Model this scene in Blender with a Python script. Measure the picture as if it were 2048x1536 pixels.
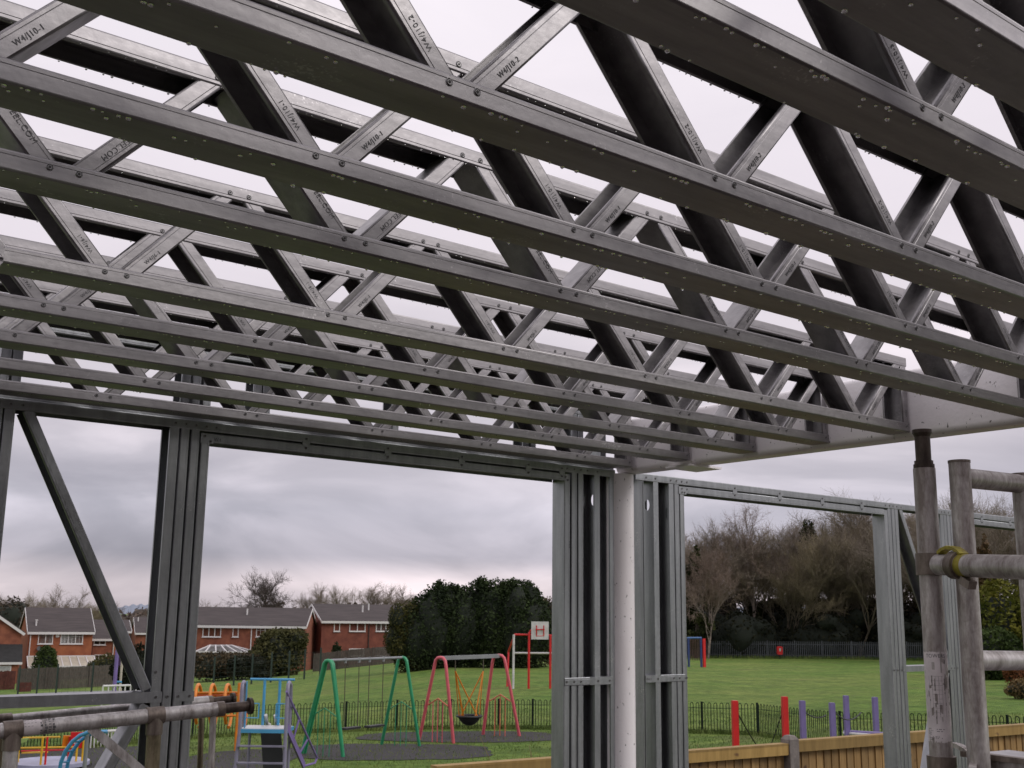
import bpy, bmesh, math, random
import numpy as np
from mathutils import Vector, Matrix
from math import radians, sin, cos, pi, atan2, hypot, degrees

sc = bpy.context.scene
for o in list(bpy.data.objects): bpy.data.objects.remove(o)

# ------------------------------------------------------------------ camera
R0 = np.array([0.78301422, -0.62187896, 0.01246147])     # right
R1 = np.array([-0.13274124, -0.14749592, 0.98011464])    # up
R2 = np.array([0.60767466, 0.76909786, 0.19804039])      # forward
FPX = 2262.871                                           # focal length in pixels of a 2048 px wide frame
cam_d = bpy.data.cameras.new('camera'); cam = bpy.data.objects.new('camera', cam_d)
sc.collection.objects.link(cam); sc.camera = cam
M = Matrix.Identity(4)
for i in range(3):
    M[i][0] = R0[i]; M[i][1] = R1[i]; M[i][2] = -R2[i]
cam.matrix_world = M
cam_d.sensor_width = 36; cam_d.lens = FPX / 2048 * 36
cam_d.clip_start = 0.05; cam_d.clip_end = 9000
cam_d.dof.use_dof = True; cam_d.dof.focus_distance = 2.6; cam_d.dof.aperture_fstop = 22

# ------------------------------------------------------------------ world, sun, exposure
SUN_EL, SUN_AZ = radians(40), radians(148)               # azimuth measured from +Y towards +X
w = bpy.data.worlds.new('World'); sc.world = w; w.use_nodes = True
nt = w.node_tree; N = nt.nodes; L = nt.links; N.clear()
out = N.new('ShaderNodeOutputWorld')
sky = N.new('ShaderNodeTexSky'); sky.sky_type = 'NISHITA'; sky.sun_disc = False
sky.sun_elevation = SUN_EL; sky.sun_rotation = SUN_AZ
bg1 = N.new('ShaderNodeBackground'); bg1.inputs[1].default_value = 0.08; L.new(sky.outputs[0], bg1.inputs[0])
tc = N.new('ShaderNodeTexCoord'); sep = N.new('ShaderNodeSeparateXYZ'); L.new(tc.outputs['Generated'], sep.inputs[0])
base = N.new('ShaderNodeValToRGB'); L.new(sep.outputs['Z'], base.inputs[0])
cr = base.color_ramp
stops = [(0.0, (0.62, 0.55, 0.58)), (0.022, (0.66, 0.585, 0.62)), (0.045, (0.36, 0.345, 0.40)), (0.085, (0.44, 0.425, 0.49)),
         (0.15, (0.61, 0.565, 0.62)), (0.22, (0.74, 0.68, 0.73)), (0.34, (0.80, 0.735, 0.795)), (0.6, (0.93, 0.875, 0.93)), (1.0, (0.94, 0.89, 0.95))]
cr.elements[0].position = 0; cr.elements[0].color = (*stops[0][1], 1); cr.elements[1].position = 1; cr.elements[1].color = (*stops[-1][1], 1)
for p, c in stops[1:-1]:
    e = cr.elements.new(p); e.color = (*c, 1)
# clouds: noise on the direction, squeezed vertically so that the banks lie flat above the horizon
mp = N.new('ShaderNodeMapping'); mp.inputs['Scale'].default_value = (1.5, 1.5, 5.0); mp.inputs['Location'].default_value = (0.35, 0.2, 0.1); L.new(tc.outputs['Generated'], mp.inputs[0])
nz = N.new('ShaderNodeTexNoise'); nz.inputs['Scale'].default_value = 2.4; nz.inputs['Detail'].default_value = 7; nz.inputs['Roughness'].default_value = 0.50; nz.inputs['Distortion'].default_value = 0.5
L.new(mp.outputs[0], nz.inputs['Vector'])
cl = N.new('ShaderNodeValToRGB'); L.new(nz.outputs[0], cl.inputs[0])
cl.color_ramp.elements[0].position = 0.30; cl.color_ramp.elements[0].color = (0.52, 0.53, 0.57, 1)
cl.color_ramp.elements[1].position = 0.70; cl.color_ramp.elements[1].color = (1.75, 1.70, 1.66, 1)
e = cl.color_ramp.elements.new(0.52); e.color = (0.98, 0.98, 0.985, 1)
# cloud contrast fades with height
fade = N.new('ShaderNodeMapRange'); fade.inputs['From Min'].default_value = 0.0; fade.inputs['From Max'].default_value = 0.30
fade.inputs['To Min'].default_value = 1.0; fade.inputs['To Max'].default_value = 0.10; L.new(sep.outputs['Z'], fade.inputs['Value'])
mx0 = N.new('ShaderNodeMix'); mx0.data_type = 'RGBA'; L.new(fade.outputs[0], mx0.inputs['Factor'])
mx0.inputs[6].default_value = (1, 1, 1, 1); L.new(cl.outputs[0], mx0.inputs[7])
mul = N.new('ShaderNodeMix'); mul.data_type = 'RGBA'; mul.blend_type = 'MULTIPLY'; mul.inputs['Factor'].default_value = 1
L.new(base.outputs[0], mul.inputs[6]); L.new(mx0.outputs[2], mul.inputs[7])
bg2 = N.new('ShaderNodeBackground'); bg2.inputs[1].default_value = 1.0; L.new(mul.outputs[2], bg2.inputs[0])
ms = N.new('ShaderNodeMixShader'); ms.inputs[0].default_value = 0.95
L.new(bg1.outputs[0], ms.inputs[1]); L.new(bg2.outputs[0], ms.inputs[2]); L.new(ms.outputs[0], out.inputs[0])

sun_d = bpy.data.lights.new('sun', 'SUN'); sun_d.energy = 1.1; sun_d.angle = radians(25); sun_d.color = (1.0, 0.96, 0.92)
sun = bpy.data.objects.new('sun', sun_d); sc.collection.objects.link(sun)
sd = Vector((sin(SUN_AZ) * cos(SUN_EL), cos(SUN_AZ) * cos(SUN_EL), sin(SUN_EL)))
sun.rotation_euler = sd.to_track_quat('Z', 'Y').to_euler()
sc.view_settings.view_transform = 'Standard'; sc.view_settings.look = 'None'; sc.view_settings.exposure = 0.15; sc.view_settings.gamma = 1
sc.render.engine = 'CYCLES'

# ------------------------------------------------------------------ measuring helpers (photo pixels -> metres in the world)
def ray(px, py): return (px - 1024) / FPX * R0 - (py - 768) / FPX * R1 + R2
def at(px, py, D): return ray(px, py) * D
def onz(px, py, z): d = ray(px, py); return d * (z / d[2])
def ony(px, py, y): d = ray(px, py); return d * (y / d[1])
def azof(px): d = ray(px, 1230); return atan2(d[0], d[1])

# terrain: height as a function of bearing and distance
TZ = {  # bearing px : [(r, z)...]
    0:    [(12, -3.2), (20, -3.62), (33, -3.75), (45, -4.5), (65, -5.4), (95, -6.6), (140, -8.0), (250, -10.5)],
    400:  [(12, -3.2), (20, -3.62), (34, -3.75), (45, -4.3), (65, -5.0), (95, -6.0), (140, -7.4), (250, -9.5)],
    600:  [(12, -3.2), (20, -3.62), (35, -3.75), (45, -4.15), (65, -4.65), (95, -5.3), (140, -7.0), (250, -9)],
    900:  [(12, -3.2), (20, -3.62), (36, -3.75), (45, -3.75), (65, -3.68), (95, -3.9), (140, -5.0), (250, -7)],
    1100: [(12, -3.2), (20, -3.62), (36, -3.72), (45, -3.65), (65, -3.6), (95, -3.9), (140, -5.0), (250, -7)],
    1500: [(12, -3.2), (20, -3.55), (36, -3.55), (45, -3.6), (65, -3.8), (95, -4.1), (140, -4.5), (250, -5)],
    2048: [(12, -3.1), (20, -3.3), (32, -3.2), (45, -3.3), (65, -3.5), (95, -3.8), (140, -4.2), (250, -5)]}
TK = sorted(TZ); TA = [azof(k) for k in TK]
def prof(k, r):
    t = TZ[k]
    if r < 8: return -2.93
    pr, pz = 8, -2.93
    for r1, z1 in t:
        if r <= r1: return pz + (z1 - pz) * (r - pr) / (r1 - pr)
        pr, pz = r1, z1
    return max(pz - (r - pr) * 0.004, -16)
def gz(x, y):
    a = atan2(x, y); r = hypot(x, y)
    if a <= TA[0]: return prof(TK[0], r)
    if a >= TA[-1]: return prof(TK[-1], r)
    for i in range(len(TA) - 1):
        if a <= TA[i + 1]:
            f = (a - TA[i]) / (TA[i + 1] - TA[i]); return prof(TK[i], r) * (1 - f) + prof(TK[i + 1], r) * f
def gpt(px, py):
    d = ray(px, py); lo, hi = 6.0, 400.0
    for _ in range(60):
        m = (lo + hi) / 2; p = d * m
        if p[2] > gz(p[0], p[1]): lo = m
        else: hi = m
    return d * lo
def gat(px, D):      # ground point below pixel column px at depth D
    p = at(px, 1235, D); return np.array([p[0], p[1], gz(p[0], p[1])])
def frompx(px, py, D): return at(px, py, D)

# ------------------------------------------------------------------ materials
def mat(name, col, rough=0.6, metal=0.0, noise=0.0, nscale=8, bump=0.0, bscale=40, col2=None, spec=0.5, detail=4, stretch=(1, 1, 1), coord='Object', n2=None):
    m = bpy.data.materials.new(name); m.use_nodes = True; t = m.node_tree; b = t.nodes['Principled BSDF']
    b.inputs['Base Color'].default_value = (*col, 1); b.inputs['Roughness'].default_value = rough; b.inputs['Metallic'].default_value = metal
    b.inputs['Specular IOR Level'].default_value = spec
    if noise or bump or col2:
        c = t.nodes.new('ShaderNodeTexCoord'); mpn = t.nodes.new('ShaderNodeMapping'); mpn.inputs['Scale'].default_value = stretch
        t.links.new(c.outputs[coord], mpn.inputs[0])
    if noise or col2:
        n = t.nodes.new('ShaderNodeTexNoise'); n.inputs['Scale'].default_value = nscale; n.inputs['Detail'].default_value = detail; n.inputs['Roughness'].default_value = 0.6
        t.links.new(mpn.outputs[0], n.inputs['Vector'])
        r = t.nodes.new('ShaderNodeValToRGB'); t.links.new(n.outputs[0], r.inputs[0])
        a = tuple(max(0, x * (1 - noise)) for x in col); bb = col2 if col2 else tuple(min(1, x * (1 + noise)) for x in col)
        r.color_ramp.elements[0].position = 0.34; r.color_ramp.elements[1].position = 0.66
        r.color_ramp.elements[0].color = (*a, 1); r.color_ramp.elements[1].color = (*bb, 1)
        t.links.new(r.outputs[0], b.inputs['Base Color'])
    if bump:
        n2_ = t.nodes.new('ShaderNodeTexNoise'); n2_.inputs['Scale'].default_value = bscale; n2_.inputs['Detail'].default_value = 3
        t.links.new(mpn.outputs[0], n2_.inputs['Vector'])
        bp = t.nodes.new('ShaderNodeBump'); bp.inputs['Strength'].default_value = bump; bp.inputs['Distance'].default_value = 0.01
        t.links.new(n2_.outputs[0], bp.inputs['Height']); t.links.new(bp.outputs[0], b.inputs['Normal'])
    return m

def steel_mat(name, c1, c2, metal=0.85, rough=0.42, stretch=(0.5, 4.0, 6.0)):
    m = bpy.data.materials.new(name); m.use_nodes = True; t = m.node_tree; b = t.nodes['Principled BSDF']; K = t.nodes; LK = t.links
    g = K.new('ShaderNodeNewGeometry')
    n1 = K.new('ShaderNodeTexNoise'); n1.inputs['Scale'].default_value = 5.0; n1.inputs['Detail'].default_value = 6; n1.inputs['Roughness'].default_value = 0.65
    mp1 = K.new('ShaderNodeMapping'); mp1.inputs['Scale'].default_value = stretch; LK.new(g.outputs['Position'], mp1.inputs[0]); LK.new(mp1.outputs[0], n1.inputs['Vector'])
    n2 = K.new('ShaderNodeTexNoise'); n2.inputs['Scale'].default_value = 55.0; n2.inputs['Detail'].default_value = 4; LK.new(g.outputs['Position'], n2.inputs['Vector'])
    ad = K.new('ShaderNodeMath'); ad.operation = 'MULTIPLY_ADD'; LK.new(n2.outputs[0], ad.inputs[0]); ad.inputs[1].default_value = 0.20; 
    mu = K.new('ShaderNodeMath'); mu.operation = 'MULTIPLY'; mu.inputs[1].default_value = 0.8; LK.new(n1.outputs[0], mu.inputs[0]); LK.new(mu.outputs[0], ad.inputs[2])
    r = K.new('ShaderNodeValToRGB'); LK.new(ad.outputs[0], r.inputs[0]); r.color_ramp.elements[0].position = 0.40; r.color_ramp.elements[1].position = 0.64
    r.color_ramp.elements[0].color = (*c1, 1); r.color_ramp.elements[1].color = (*c2, 1); LK.new(r.outputs[0], b.inputs['Base Color'])
    # white bloom specks where rain has dried on the zinc
    n3 = K.new('ShaderNodeTexNoise'); n3.inputs['Scale'].default_value = 170; n3.inputs['Detail'].default_value = 2; LK.new(g.outputs['Position'], n3.inputs['Vector'])
    n4 = K.new('ShaderNodeTexNoise'); n4.inputs['Scale'].default_value = 7; LK.new(g.outputs['Position'], n4.inputs['Vector'])
    a2 = K.new('ShaderNodeMath'); a2.operation = 'MULTIPLY'; LK.new(n3.outputs[0], a2.inputs[0]); LK.new(n4.outputs[0], a2.inputs[1])
    r3 = K.new('ShaderNodeValToRGB'); LK.new(a2.outputs[0], r3.inputs[0]); r3.color_ramp.elements[0].position = 0.41; r3.color_ramp.elements[1].position = 0.48
    r3.color_ramp.elements[0].color = (0, 0, 0, 1); r3.color_ramp.elements[1].color = (0.4, 0.4, 0.4, 1)
    mix = K.new('ShaderNodeMix'); mix.data_type = 'RGBA'; LK.new(r3.outputs[0], mix.inputs['Factor']); LK.new(r.outputs[0], mix.inputs[6]); mix.inputs[7].default_value = (0.75, 0.73, 0.74, 1)
    LK.new(mix.outputs[2], b.inputs['Base Color'])
    b.inputs['Metallic'].default_value = metal
    rr = K.new('ShaderNodeMapRange'); rr.inputs['To Min'].default_value = rough - 0.1; rr.inputs['To Max'].default_value = rough + 0.18; LK.new(n2.outputs[0], rr.inputs['Value']); LK.new(rr.outputs[0], b.inputs['Roughness'])
    bp = K.new('ShaderNodeBump'); bp.inputs['Strength'].default_value = 0.25; bp.inputs['Distance'].default_value = 0.002; LK.new(n2.outputs[0], bp.inputs['Height']); LK.new(bp.outputs[0], b.inputs['Normal'])
    return m

MS = steel_mat('galvanised_steel', (0.27, 0.26, 0.265), (0.385, 0.37, 0.375), 0.96, 0.44)
MSD = steel_mat('galvanised_steel_wall', (0.27, 0.28, 0.29), (0.37, 0.38, 0.395), 0.93, 0.40, (4.0, 4.0, 0.5))
MCON0 = mat('coping_concrete', (0.16, 0.15, 0.14), 0.9, 0, .2, 8)
MINK = mat('black_print', (0.02, 0.02, 0.022), 0.6, 0, 0.2, 140, col2=(0.20, 0.195, 0.20), detail=3, coord='Object')
MSCREW = mat('screw_zinc', (0.24, 0.235, 0.235), 0.35, 0.8, 0.3, 60)
MDARK = mat('screw_recess', (0.03, 0.028, 0.028), 0.6, 0.3)
MDROP = mat('rain_drop', (0.9, 0.9, 0.92), 0.02, 0.0); MDROP.node_tree.nodes['Principled BSDF'].inputs['Transmission Weight'].default_value = 1.0
MDROP.node_tree.nodes['Principled BSDF'].inputs['IOR'].default_value = 1.33

def white_paint():
    m = mat('white_gloss_paint', (0.70, 0.62, 0.62), 0.32, 0.0, 0.05, 3, 0.0)
    t = m.node_tree; K = t.nodes; LK = t.links; b = K['Principled BSDF']; g = K.new('ShaderNodeNewGeometry')
    mpw = K.new('ShaderNodeMapping'); mpw.inputs['Scale'].default_value = (1, 1, 0.55); LK.new(g.outputs['Position'], mpw.inputs[0])
    n = K.new('ShaderNodeTexNoise'); n.inputs['Scale'].default_value = 55; n.inputs['Detail'].default_value = 5; n.inputs['Roughness'].default_value = 0.6; LK.new(mpw.outputs[0], n.inputs['Vector'])
    r = K.new('ShaderNodeValToRGB'); LK.new(n.outputs[0], r.inputs[0]); r.color_ramp.elements[0].position = 0.66; r.color_ramp.elements[1].position = 0.685
    r.color_ramp.elements[0].color = (0, 0, 0, 1); r.color_ramp.elements[1].color = (1, 1, 1, 1)
    n2 = K.new('ShaderNodeTexNoise'); n2.inputs['Scale'].default_value = 2.2; n2.inputs['Detail'].default_value = 4; LK.new(g.outputs['Position'], n2.inputs['Vector'])
    r2 = K.new('ShaderNodeValToRGB'); LK.new(n2.outputs[0], r2.inputs[0]); r2.color_ramp.elements[0].position = 0.3; r2.color_ramp.elements[1].position = 0.75
    r2.color_ramp.elements[0].color = (0.80, 0.75, 0.755, 1); r2.color_ramp.elements[1].color = (0.90, 0.87, 0.88, 1)
    mx = K.new('ShaderNodeMix'); mx.data_type = 'RGBA'; LK.new(r.outputs[0], mx.inputs['Factor']); LK.new(r2.outputs[0], mx.inputs[6]); mx.inputs[7].default_value = (0.10, 0.085, 0.08, 1)
    LK.new(mx.outputs[2], b.inputs['Base Color'])
    bp = K.new('ShaderNodeBump'); bp.inputs['Strength'].default_value = 0.35; bp.inputs['Distance'].default_value = 0.003; n3 = K.new('ShaderNodeTexNoise'); n3.inputs['Scale'].default_value = 60; LK.new(g.outputs['Position'], n3.inputs['Vector'])
    LK.new(n3.outputs[0], bp.inputs['Height']); LK.new(bp.outputs[0], b.inputs['Normal'])
    return m
MWP = white_paint()

def scaf_mat(name, c1, c2, c3):
    m = bpy.data.materials.new(name); m.use_nodes = True; t = m.node_tree; b = t.nodes['Principled BSDF']; K = t.nodes; LK = t.links
    g = K.new('ShaderNodeNewGeometry')
    n1 = K.new('ShaderNodeTexNoise'); n1.inputs['Scale'].default_value = 16; n1.inputs['Detail'].default_value = 9; n1.inputs['Roughness'].default_value = 0.74
    mpx = K.new('ShaderNodeMapping'); mpx.inputs['Scale'].default_value = (1.8, 1.8, 0.45); LK.new(g.outputs['Position'], mpx.inputs[0]); LK.new(mpx.outputs[0], n1.inputs['Vector'])
    r = K.new('ShaderNodeValToRGB'); LK.new(n1.outputs[0], r.inputs[0]); r.color_ramp.elements[0].position = 0.36; r.color_ramp.elements[1].position = 0.68
    r.color_ramp.elements[0].color = (*c1, 1); r.color_ramp.elements[1].color = (*c3, 1); e = r.color_ramp.elements.new(0.5); e.color = (*c2, 1)
    LK.new(r.outputs[0], b.inputs['Base Color']); b.inputs['Metallic'].default_value = 0.55
    n2 = K.new('ShaderNodeTexNoise'); n2.inputs['Scale'].default_value = 90; n2.inputs['Detail'].default_value = 4; LK.new(g.outputs['Position'], n2.inputs['Vector'])
    rr = K.new('ShaderNodeMapRange'); rr.inputs['To Min'].default_value = 0.3; rr.inputs['To Max'].default_value = 0.65; LK.new(n2.outputs[0], rr.inputs['Value']); LK.new(rr.outputs[0], b.inputs['Roughness'])
    bp = K.new('ShaderNodeBump'); bp.inputs['Strength'].default_value = 0.5; bp.inputs['Distance'].default_value = 0.002; LK.new(n2.outputs[0], bp.inputs['Height']); LK.new(bp.outputs[0], b.inputs['Normal'])
    return m
MSC = scaf_mat('weathered_aluminium_tube', (0.22, 0.185, 0.17), (0.40, 0.365, 0.35), (0.66, 0.635, 0.62))
MSCD = scaf_mat('dirty_casting', (0.12, 0.095, 0.08), (0.20, 0.165, 0.14), (0.30, 0.25, 0.22))
MJK = scaf_mat('rusty_jack', (0.035, 0.025, 0.02), (0.07, 0.052, 0.042), (0.13, 0.10, 0.085))
MSCG = scaf_mat('mossy_tube', (0.12, 0.10, 0.06), (0.24, 0.20, 0.13), (0.36, 0.31, 0.22))
MSCL = scaf_mat('pale_tube', (0.28, 0.25, 0.235), (0.50, 0.47, 0.46), (0.72, 0.70, 0.69))

# ------------------------------------------------------------------ mesh builder
def wl(o):
    v = Vector((0, 0, 0))
    while o is not None: v += o.location; o = o.parent
    return v
class MB:
    def __init__(s): s.v = []; s.f = []
    def add(s, vs, fs):
        k = len(s.v); s.v += [tuple(map(float, p)) for p in vs]; s.f += [tuple(i + k for i in f) for f in fs]; return s
    def box(s, c, sz, ax=None):
        c = np.array(c, float); h = np.array(sz, float) / 2
        A = np.eye(3) if ax is None else np.array(ax, float)
        vs = [c + A[0] * h[0] * i + A[1] * h[1] * j + A[2] * h[2] * k for i in (-1, 1) for j in (-1, 1) for k in (-1, 1)]
        return s.add(vs, [(0, 1, 3, 2), (4, 6, 7, 5), (0, 4, 5, 1), (2, 3, 7, 6), (0, 2, 6, 4), (1, 5, 7, 3)])
    def bar(s, a, b, wd, dp, up=(0, 0, 1)):
        a = np.array(a, float); b = np.array(b, float); d = b - a; l = np.linalg.norm(d); d /= l
        u = np.array(up, float); sd_ = np.cross(d, u); n = np.linalg.norm(sd_)
        if n < 1e-6: sd_ = np.cross(d, (1, 0, 0)); n = np.linalg.norm(sd_)
        sd_ /= n; u = np.cross(sd_, d)
        return s.box((a + b) / 2, (l, wd, dp), (d, sd_, u))
    def tube(s, pts, r, n=12, cap=True, r2=None):
        pts = [np.array(p, float) for p in pts]; m = len(pts); rs = np.linspace(r, r if r2 is None else r2, m)
        t0 = pts[1] - pts[0]; t0 /= np.linalg.norm(t0)
        u = np.cross(t0, (0, 0, 1)); 
        if np.linalg.norm(u) < 1e-3: u = np.cross(t0, (0, 1, 0))
        u /= np.linalg.norm(u); vs = []
        for i, p in enumerate(pts):
            t = pts[min(i + 1, m - 1)] - pts[max(i - 1, 0)]; t /= np.linalg.norm(t)
            u = u - t * (u @ t); u /= np.linalg.norm(u); w_ = np.cross(t, u)
            for k in range(n):
                a = 2 * pi * k / n; vs.append(p + (u * cos(a) + w_ * sin(a)) * rs[i])
        fs = [(i * n + k, i * n + (k + 1) % n, (i + 1) * n + (k + 1) % n, (i + 1) * n + k) for i in range(m - 1) for k in range(n)]
        if cap: fs += [tuple(range(n))[::-1], tuple((m - 1) * n + k for k in range(n))]
        return s.add(vs, fs)
    def prism(s, poly, o, ex, ey, ez, l0, l1):     # polygon in (ex,ey), extruded along ez from l0 to l1
        o, ex, ey, ez = (np.array(q, float) for q in (o, ex, ey, ez)); n = len(poly)
        vs = [o + ex * p[0] + ey * p[1] + ez * l for l in (l0, l1) for p in poly]
        fs = [(i, (i + 1) % n, n + (i + 1) % n, n + i) for i in range(n)] + [tuple(range(n))[::-1], tuple(range(n, 2 * n))]
        return s.add(vs, fs)
    def build(s, name, m, parent=None, smooth=False, mats=None, midx=None):
        me = bpy.data.meshes.new(name); v = s.v
        if parent is not None:
            o = wl(parent); v = [(p[0] - o.x, p[1] - o.y, p[2] - o.z) for p in v]
        me.from_pydata(v, [], s.f)
        bm = bmesh.new(); bm.from_mesh(me); bmesh.ops.recalc_face_normals(bm, faces=bm.faces); bm.to_mesh(me); bm.free()
        me.materials.append(m)
        if smooth == 'edge':
            for pl in me.polygons:
                if pl.area < 1e-9: continue
                k = pl.vertices; e = [(me.vertices[k[i]].co - me.vertices[k[i - 1]].co).length for i in range(len(k))]
                pl.use_smooth = len(k) == 4 and min(e) < 0.0036 and min(e) > 0.0017
        elif smooth:
            me.polygons.foreach_set('use_smooth', [True] * len(me.polygons))
            try: me.set_sharp_from_angle(angle=radians(40))
            except Exception: pass
        ob = bpy.data.objects.new(name, me); sc.collection.objects.link(ob)
        if parent is not None: ob.parent = parent
        return ob

def tag(o, label=None, cat=None, group=None, kind=None):
    if label: o['label'] = label
    if cat: o['category'] = cat
    if group: o['group'] = group
    if kind: o['kind'] = kind
    return o
def thing(name, label, cat, loc, group=None):
    o = bpy.data.objects.new(name, None); sc.collection.objects.link(o); o.location = Vector(tuple(map(float, loc))); o.empty_display_size = 0.1
    return tag(o, label, cat, group)

# lipped channel section: web at u=0 running v=0..W, flanges running u=0..B, lips c
def chan(mb, a, b, u, v, W=0.1, B=0.039, c=0.010, t=0.0016, r=0.0042):
    a = np.array(a, float); b = np.array(b, float); d = b - a; l = np.linalg.norm(d); d /= l
    def arc(cx, cy, a0, rr): return [(cx + rr * cos(radians(a0 + k * 45)), cy + rr * sin(radians(a0 + k * 45))) for k in range(3)]
    outer = [(B, c)] + [(B, r)] [:0]
    P = [(B, c)]
    P += arc(B - r, r, 0, r)[::-1][::-1] and [(B, r), (B - r * 0.3, r * 0.3), (B - r, 0)]
    P += [(r, 0), (r * 0.3, r * 0.3), (0, r)]
    P += [(0, W - r), (r * 0.3, W - r * 0.3), (r, W)]
    P = P[:4] + [(B - .0095, 0), (B - .0103, .0007), (B - .0113, 0)] + P[4:]
    P += [(B - r, W), (B - r * 0.3, W - r * 0.3), (B, W - r), (B, W - c)]
    P += [(B - t, W - c), (B - t, W - t), (t, W - t), (t, t), (B - t, t), (B - t, c)]
    mb.prism(P, a, u, v, d, 0, l)
    return mb
def text_mesh(txt, size):
    cu = bpy.data.curves.new('printed_text', 'FONT'); cu.body = txt; cu.size = size; cu.extrude = 0.0002; cu.space_character = 1.12
    ob = bpy.data.objects.new('tmp', cu); sc.collection.objects.link(ob)
    dg = bpy.context.evaluated_depsgraph_get(); me = bpy.data.meshes.new_from_object(ob.evaluated_get(dg))
    bpy.data.objects.remove(ob); bpy.data.curves.remove(cu); me.materials.clear(); me.materials.append(MINK); return me
TXT = {}
def put_text(txt, size, org, ex, ey, parent, name='printed_mark', sx=1.0):
    key = (txt, size)
    if key not in TXT: TXT[key] = text_mesh(txt, size)
    ex = Vector(ex).normalized(); ey = Vector(ey); ey = (ey - ex * ey.dot(ex)).normalized(); ez = ex.cross(ey)
    ob = bpy.data.objects.new(name, TXT[key]); sc.collection.objects.link(ob); ob.parent = parent
    m = Matrix.Identity(4)
    for i in range(3): m[i][0] = ex[i] * sx; m[i][1] = ey[i]; m[i][2] = ez[i]; m[i][3] = org[i] - wl(parent)[i]
    ob.matrix_basis = m
    return ob

# ------------------------------------------------------------------ floor joists (steel lattice trusses)
Z0, ZT, ZB = 0.7505, 1.0665, 0.774
ZTS = 1.044
SCREW = {}
def screw_at(p, root, s=1.0):
    s = 0.66 if s == 1.0 else 0.6
    if s not in SCREW:
        a = MB(); b = MB(); screw_mb((0, 0, 0), a, b, s); na_ = len(a.f); a.add(b.v, b.f)
        o = a.build('screw', MSCREW, None, True); o.data.materials.append(MDARK)
        for i, pl in enumerate(o.data.polygons):
            if i >= na_: pl.material_index = 1
        SCREW[s] = o.data; bpy.data.objects.remove(o)
    o = bpy.data.objects.new('screw', SCREW[s]); sc.collection.objects.link(o); o.parent = root; o.location = Vector(tuple(map(float, p))) - wl(root)
    return o
def screw_mb(p, mbr, mbd, s=1.0):
    p = np.array(p, float)
    mbr.tube([p + (0, -0.0001, 0), p + (0, -0.0022 * s, 0)], 0.0062 * s, 12)
    mbd.tube([p + (0, -0.0023 * s, 0), p + (0, -0.0032 * s, 0)], 0.0038 * s, 8)
    # raised dimple ring
    n = 14; vs = []; fs = []
    for k in range(n):
        a = 2 * pi * k / n
        for rr, yy in ((0.0066, -0.0002), (0.0085, -0.0016), (0.0105, -0.0002)): vs.append(p + (cos(a) * rr * s, yy, sin(a) * rr * s))
    for k in range(n):
        q = (k + 1) % n
        for j in (0, 1): fs.append((k * 3 + j, q * 3 + j, q * 3 + j + 1, k * 3 + j + 1))
    mbr.add(vs, fs)
rnd = random.Random(7)
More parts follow.
